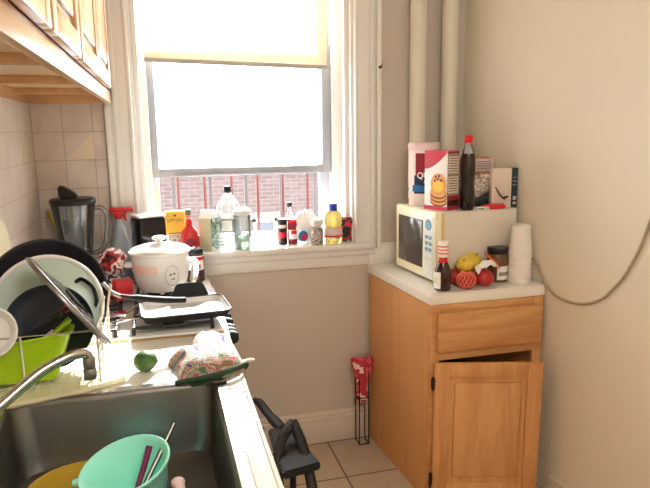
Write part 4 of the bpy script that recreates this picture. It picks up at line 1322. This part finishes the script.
b = new(); wrap(b, .0413, R(-150), R(-30), .055, .118, 0); wrap(b, .0422, R(-148), R(-32), .098, .114, 1); wrap(b, .0422, R(-100), R(-60), .06, .08, 2)
obj('front_label', b, ['white_print', 'red_print', 'brown_print'], cj)

# ------------------------------------------------------------------ window sill things
SZ = 1.018
ck = thing('storage_canister', 'tall black square canister with glossy white top in the corner beside the sill', 'canister', (-.058, -.130, .905), R(24))
b = new(); box(b, -.060, .060, -.050, .050, 0, .300, .012, seg=3); box(b, .058, .065, -.02, .02, .04, .28, .003)
obj('canister_body', b, 'blackgloss', ck)
b = new(); box(b, -.0605, .0605, -.0505, .0505, .3005, .312, .005)
obj('lid', b, 'enamel', ck, label='glossy white lid')
tb1 = tag(obj('tan_box', (lambda bb: (box(bb, -.04, .04, -.022, .022, 0, .078, .001), bb)[1])(new()), 'tanbox', None, (.065, .075, SZ)), 'small tan printed box under the yellow box on the sill', 'box')
yx = thing('yellow_box', 'bright yellow card box with dark lettering stacked on the tan box', 'box', (.057, .075, SZ + .078))
b = new(); box(b, -.043, .043, -.026, .026, 0, .104, .0015)
obj('carton', b, 'tea', yx)
b = new(); text(b, 'LIPTON', .02, T(0, -.0268, .062) @ RX(PI / 2), 0); box(b, -.03, .03, -.0268, -.026, .002, .006, 0, 0); shape(b, ell(0, .085, .006, .005, 12), 0, .0265)
obj('lettering', b, 'brown_print', yx)
b = new()
sb = thing('small_sauce_bottle', 'small red bottle with dark cap behind the red soap bottle', 'bottle', (.118, .135, SZ))
lathe(b, [(0, 0), (.02, 0), (.022, .004), (.022, .10), (.013, .135), (.012, .15), (0, .15)], 24)
obj('bottle_body', b, 'redjug', sb)
b = new(); lathe(b, [(.014, .1505), (.0145, .153), (.0145, .178), (0, .178)], 20)
obj('cap', b, 'navy', sb)
b = new(); wrap(b, .0222, R(-150), R(-30), .05, .09, 0)
obj('front_label', b, 'boxcard', sb)
rs = thing('soap_bottle', 'squat red soap bottle in front of the green carton', 'bottle', (.118, .03, SZ))
b = new(); lathe(b, [(0, 0), (.038, 0), (.042, .005), (.042, .06), (.036, .09), (.018, .112), (.014, .12), (0, .12)], 32, squash=(1, .75))
obj('bottle_body', b, 'redjug', rs)
b = new(); lathe(b, [(.014, .1205), (.015, .123), (.014, .14), (.006, .15), (0, .15)], 20)
obj('cap', b, 'redcap', rs)
b = new(); shape(b, ell(0, .04, .025, .022), 0, .0318)
obj('front_label', b, 'darkred', rs)
gc = thing('juice_carton', 'green and cream printed carton with white slanted top', 'carton', (.205, .032, SZ), R(-38))
b = new(); box(b, -.033, .033, -.033, .033, 0, .148, .001)
obj('carton_body', b, ['cartonside'], gc)
b = new(); box(b, .0332, .0340, -.032, .032, .0, .148, 0, 0)
obj('green_print', b, 'green_print', gc, label='green printed side')
b = new(); prism(b, [(-.033, 0), (.033, 0), (.006, .036), (-.006, .036)], -.033, .033, rot=T(0, 0, .1482) @ RZ(PI / 2) @ RX(PI / 2))
obj('gable_top', b, 'white', gc)
bb_ = thing('large_glass_bottle', 'large clear square-shouldered bottle with a black cap', 'bottle', (.302, .075, SZ))
b = new(); lathe(b, [(0, 0), (.052, 0), (.058, .006), (.059, .165), (.05, .20), (.022, .245), (.0165, .255), (.0165, .27)], 36, cap=False)
obj('bottle_body', b, 'glass', bb_)
b = new(); lathe(b, [(.018, .256), (.019, .26), (.019, .282), (.0175, .285), (0, .285)], 24)
obj('cap', b, 'black', bb_)
b = new(); wrap(b, .0592, R(-135), R(-75), .075, .14, 0); wrap(b, .0600, R(-128), R(-82), .082, .132, 1)
obj('front_label', b, ['green_print', 'white_print'], bb_)
jg = thing('plastic_jug', 'clear plastic jug with white top and green contents right of the large bottle', 'jug', (.355, -.005, SZ))
b = new(); lathe(b, [(0, 0), (.036, 0), (.04, .005), (.04, .14), (.038, .16)], 32, cap=False, rot=None)
obj('jug_body', b, 'glass', jg)
b = new(); lathe(b, [(0, .003), (.037, .003), (.037, .06), (.03, .066), (0, .066)], 28)
obj('contents', b, 'greentint', jg, label='green contents')
b = new(); lathe(b, [(.0405, .160), (.042, .163), (.042, .178), (.03, .19), (0, .194)], 32)
obj('lid', b, 'white', jg)
b = new(); box(b, .024, .042, -.034, -.026, .135, .142, .002)
obj('dark_clip', b, 'darkgreen', jg)
sj = thing('spice_jar', 'small dark spice jar with a black lid and red label on the sill', 'jar', (.553, .055, SZ))
b = new(); lathe(b, [(0, 0), (.021, 0), (.023, .003), (.023, .095), (.02, .10), (0, .10)], 28)
obj('jar_body', b, 'hinge', sj)
b = new(); lathe(b, [(.022, .1005), (.0225, .102), (.0225, .122), (0, .123)], 28)
obj('lid', b, 'black', sj)
b = new(); wrap(b, .0232, R(-150), R(-40), .032, .06, 0); wrap(b, .0232, R(-150), R(-40), .08, .095, 1)
obj('front_label', b, ['red_print', 'boxcard'], sj)
rj = thing('sauce_jar', 'red sauce jar with red lid and white label beside the spice jar', 'jar', (.603, .05, SZ))
b = new(); lathe(b, [(0, 0), (.022, 0), (.025, .003), (.025, .095), (.022, .102), (0, .102)], 28)
obj('jar_body', b, 'darkred', rj)
b = new(); lathe(b, [(.024, .1025), (.0245, .104), (.0245, .120), (0, .121)], 28)
obj('lid', b, 'redcap', rj)
b = new(); wrap(b, .0252, R(-155), R(-35), .025, .07, 0); wrap(b, .0261, R(-120), R(-60), .05, .068, 1)
obj('front_label', b, ['white_print', 'red_print'], rj)
vb = thing('vinegar_bottle', 'clear slim bottle with a black cap behind the sauce jar', 'bottle', (.602, .112, SZ))
b = new(); lathe(b, [(0, 0), (.026, 0), (.028, .004), (.028, .11), (.012, .15), (.0105, .18)], 28, cap=False)
obj('bottle_body', b, 'glass', vb)
b = new(); lathe(b, [(.0125, .172), (.013, .174), (.013, .194), (0, .195)], 20)
obj('cap', b, 'black', vb)
wb = thing('white_bag', 'crumpled white plastic bag with a red and blue mark', 'bag', (.668, .045, SZ))
b = new(); ball(b, (0, 0, .08), .075, 0, 4, (.85, .5, 1.1), .28, 2.6, seed=3)
for v in b.verts: v.co.z = max(v.co.z, .001)
obj('bag_body', b, 'whitebag', wb)
b = new()
t2 = T(-.026, -.046, .042) @ RX(PI / 2)
prism(b, ell(0, 0, .022, .026), 0, .002, 0, rot=t2); prism(b, ell(.004, -.004, .014, .014), .002, .003, 1, rot=t2)
obj('oval_mark', b, ['cyan_print', 'red_print'], wb, label='blue oval with red centre')
mj = thing('mottled_jar', 'small glass jar of grey mottled food between white bag and oil', 'jar', (.705, -.018, SZ))
b = new(); lathe(b, [(0, 0), (.026, 0), (.029, .004), (.029, .07), (.026, .08), (0, .08)], 28)
obj('jar_body', b, 'greycloud', mj)
b = new(); ball(b, (.0, 0, .104), .026, 0, 3, (1.1, .9, .95), .3, 3, seed=8)
obj('film_cover', b, 'whitebag', mj)
oi = thing('oil_bottle', 'yellow cooking oil bottle with a blue cap on the sill', 'bottle', (.790, -.005, SZ))
b = new(); lathe(b, [(0, 0), (.037, 0), (.042, .005), (.043, .05), (.039, .085), (.042, .12), (.036, .145), (.018, .158), (0, .158)], 36, squash=(1, .7))
M['oilsolid'] = mat('yellow_oil_liquid', (238, 220, 130), .15, trans=.55, var=.03)
obj('bottle_body', b, 'oilsolid', oi)
b = new(); lathe(b, [(.018, .1582), (.019, .162), (.019, .188), (.017, .19), (0, .19)], 24)
obj('cap', b, 'bluecap', oi)
b = new(); lathe(b, [(.0438, .03), (.0442, .03), (.0420, .078), (.0416, .078)], 36, 0, squash=(1, .72), cap=False); lathe(b, [(.0446, .034), (.0450, .034), (.0445, .042), (.0442, .042)], 36, 1, squash=(1, .72), cap=False)
obj('front_label', b, ['pinkish', 'redcap'], oi, label='pale label with a red band')
b = new(); box(b, -.034, .034, -.018, .018, 0, .12, .012, seg=3)
for v in b.verts: v.co += Vector((noise.noise(v.co * 30) * .006 + .12 * (v.co.z - .06) * .3, noise.noise(v.co * 30 + Vector((9, 0, 0))) * .005, 0))
tag(obj('snack_bag', b, 'redblack', None, (.862, .02, SZ), (0, 0, R(-10))), 'black and red snack packet at the right end of the sill', 'packet')

# ------------------------------------------------------------------ upper cabinet on the left wall
uc = thing('upper_cabinet', 'honey wood wall cabinet with raised panel doors, top left', 'cabinet', (LW, -2.1, 1.675))
UD = -.175 - LW; UL = 2.09
b = new()
box(b, .0, UD, 0, UL, .045, .06)
box(b, 0, .012, 0, UL, .06, .94); box(b, .012, UD - .02, 0, .016, .06, .94); box(b, .012, UD - .02, UL - .016, UL, .06, .94); box(b, 0, UD, 0, UL, .92, .94)
obj('carcass', b, 'ply', uc)
b = new()
box(b, 0, UD - .02, UL - .018, UL, 0, .045, .001); box(b, 0, .018, 0, UL - .018, 0, .045, .001)
for y in (UL - .30, UL - .80, UL - 1.35): box(b, .018, UD - .02, y, y + .03, .022, .0445, .001)
obj('underside_batten', b, 'honey_y', uc)
b = new(); box(b, UD - .02, UD, 0, UL, 0, .055, .002)
obj('bottom_rail', b, 'honey_y', uc)
b = new()
box(b, UD - .02, UD, UL - .20, UL, .055, .94, .002)
for y in (0, .40, .83, 1.29): box(b, UD - .02, UD, y, y + .05, .055, .94, .001)
box(b, UD - .02, UD, 0, UL, .88, .94, .001)
obj('face_frame', b, 'honey', uc)
for y0, y1 in ((.03, .425), (.445, .850), (.875, 1.335), (1.36, 1.80)):
    b = new(); st = .055; x0, x1 = UD + .001, UD + .02
    box(b, x0, x1, y0, y0 + st, .045, .9, .004); box(b, x0, x1, y1 - st, y1, .045, .9, .004)
    box(b, x0, x1, y0 + st, y1 - st, .045, .045 + st, .004); box(b, x0, x1, y0 + st, y1 - st, .9 - st, .9, .004)
    d = obj('door', b, 'honey', uc)
    b = new(); box(b, x0 + .003, x0 + .009, y0 + st - .003, y1 - st + .003, .045 + st - .003, .9 - st + .003); box(b, x0 + .008, x1 - .002, y0 + st + .022, y1 - st - .022, .045 + st + .022, .9 - st - .022, .007)
    obj('raised_panel', b, 'honey', d)

# ------------------------------------------------------------------ added fill lamp on the ceiling, unseen behind the viewpoint
lp_ = thing('ceiling_lamp', 'round frosted ceiling lamp in the middle of the kitchen', 'ceiling lamp', (.45, -2.9, CEIL))
b = new(); lathe(b, [(.17, 0), (.17, -.02), (.15, -.03), (0, -.03)], 40)
obj('lamp_base', b, 'white', lp_)
b = new(); lathe(b, [(.15, -.031), (.145, -.06), (.11, -.09), (.05, -.105), (0, -.108)], 40)
obj('lamp_dome', b, 'lampglass', lp_)

# ------------------------------------------------------------------ light
w = bpy.data.worlds.new('World'); S.world = w; w.use_nodes = True
bg = w.node_tree.nodes['Background']
bg.inputs[0].default_value = (.96, .98, 1.0, 1); bg.inputs[1].default_value = 9.5
sun = bpy.data.lights.new('Sun', 'SUN'); sun.energy = 42; sun.angle = R(1.5); sun.color = (1, .98, .96)
so = bpy.data.objects.new('Sun', sun); COL.objects.link(so)
sd_ = Vector((-.28, -1.0, -.66))
so.rotation_euler = sd_.to_track_quat('-Z', 'Y').to_euler()
al = bpy.data.lights.new('CeilingLampLight', 'POINT'); al.energy = 26; al.shadow_soft_size = .25; al.color = (1, .98, .96)  # fill light added to brighten surfaces facing the viewer
ao = bpy.data.objects.new('CeilingLampLight', al); COL.objects.link(ao); ao.location = (.45, -2.9, CEIL - .30)

# ------------------------------------------------------------------ camera
cam = bpy.data.cameras.new('Camera'); co = bpy.data.objects.new('Camera', cam); COL.objects.link(co)
cam.sensor_width = 36; cam.lens = 36 * 616.85 / 650; cam.clip_start = .02
yaw, pitch, roll = R(14.8801), R(10.3968), R(-.8212)
fw = Vector((math.sin(yaw) * math.cos(pitch), math.cos(yaw) * math.cos(pitch), -math.sin(pitch)))
rt = Vector((math.cos(yaw), -math.sin(yaw), 0)); up = rt.cross(fw)
r2 = rt * math.cos(roll) + up * math.sin(roll); u2 = -rt * math.sin(roll) + up * math.cos(roll)
mm = Matrix((r2, u2, -fw)).transposed().to_4x4(); mm.translation = (0, -2.8161, 1.55)
co.matrix_world = mm
S.camera = co
S.view_settings.view_transform = 'Standard'; S.view_settings.look = 'None'
S.view_settings.exposure = .5; S.view_settings.gamma = 1; S.view_settings.use_curve_mapping = False
S.cycles.use_denoising = True
S.cycles.max_bounces = 12; S.cycles.transparent_max_bounces = 24; S.cycles.diffuse_bounces = 6
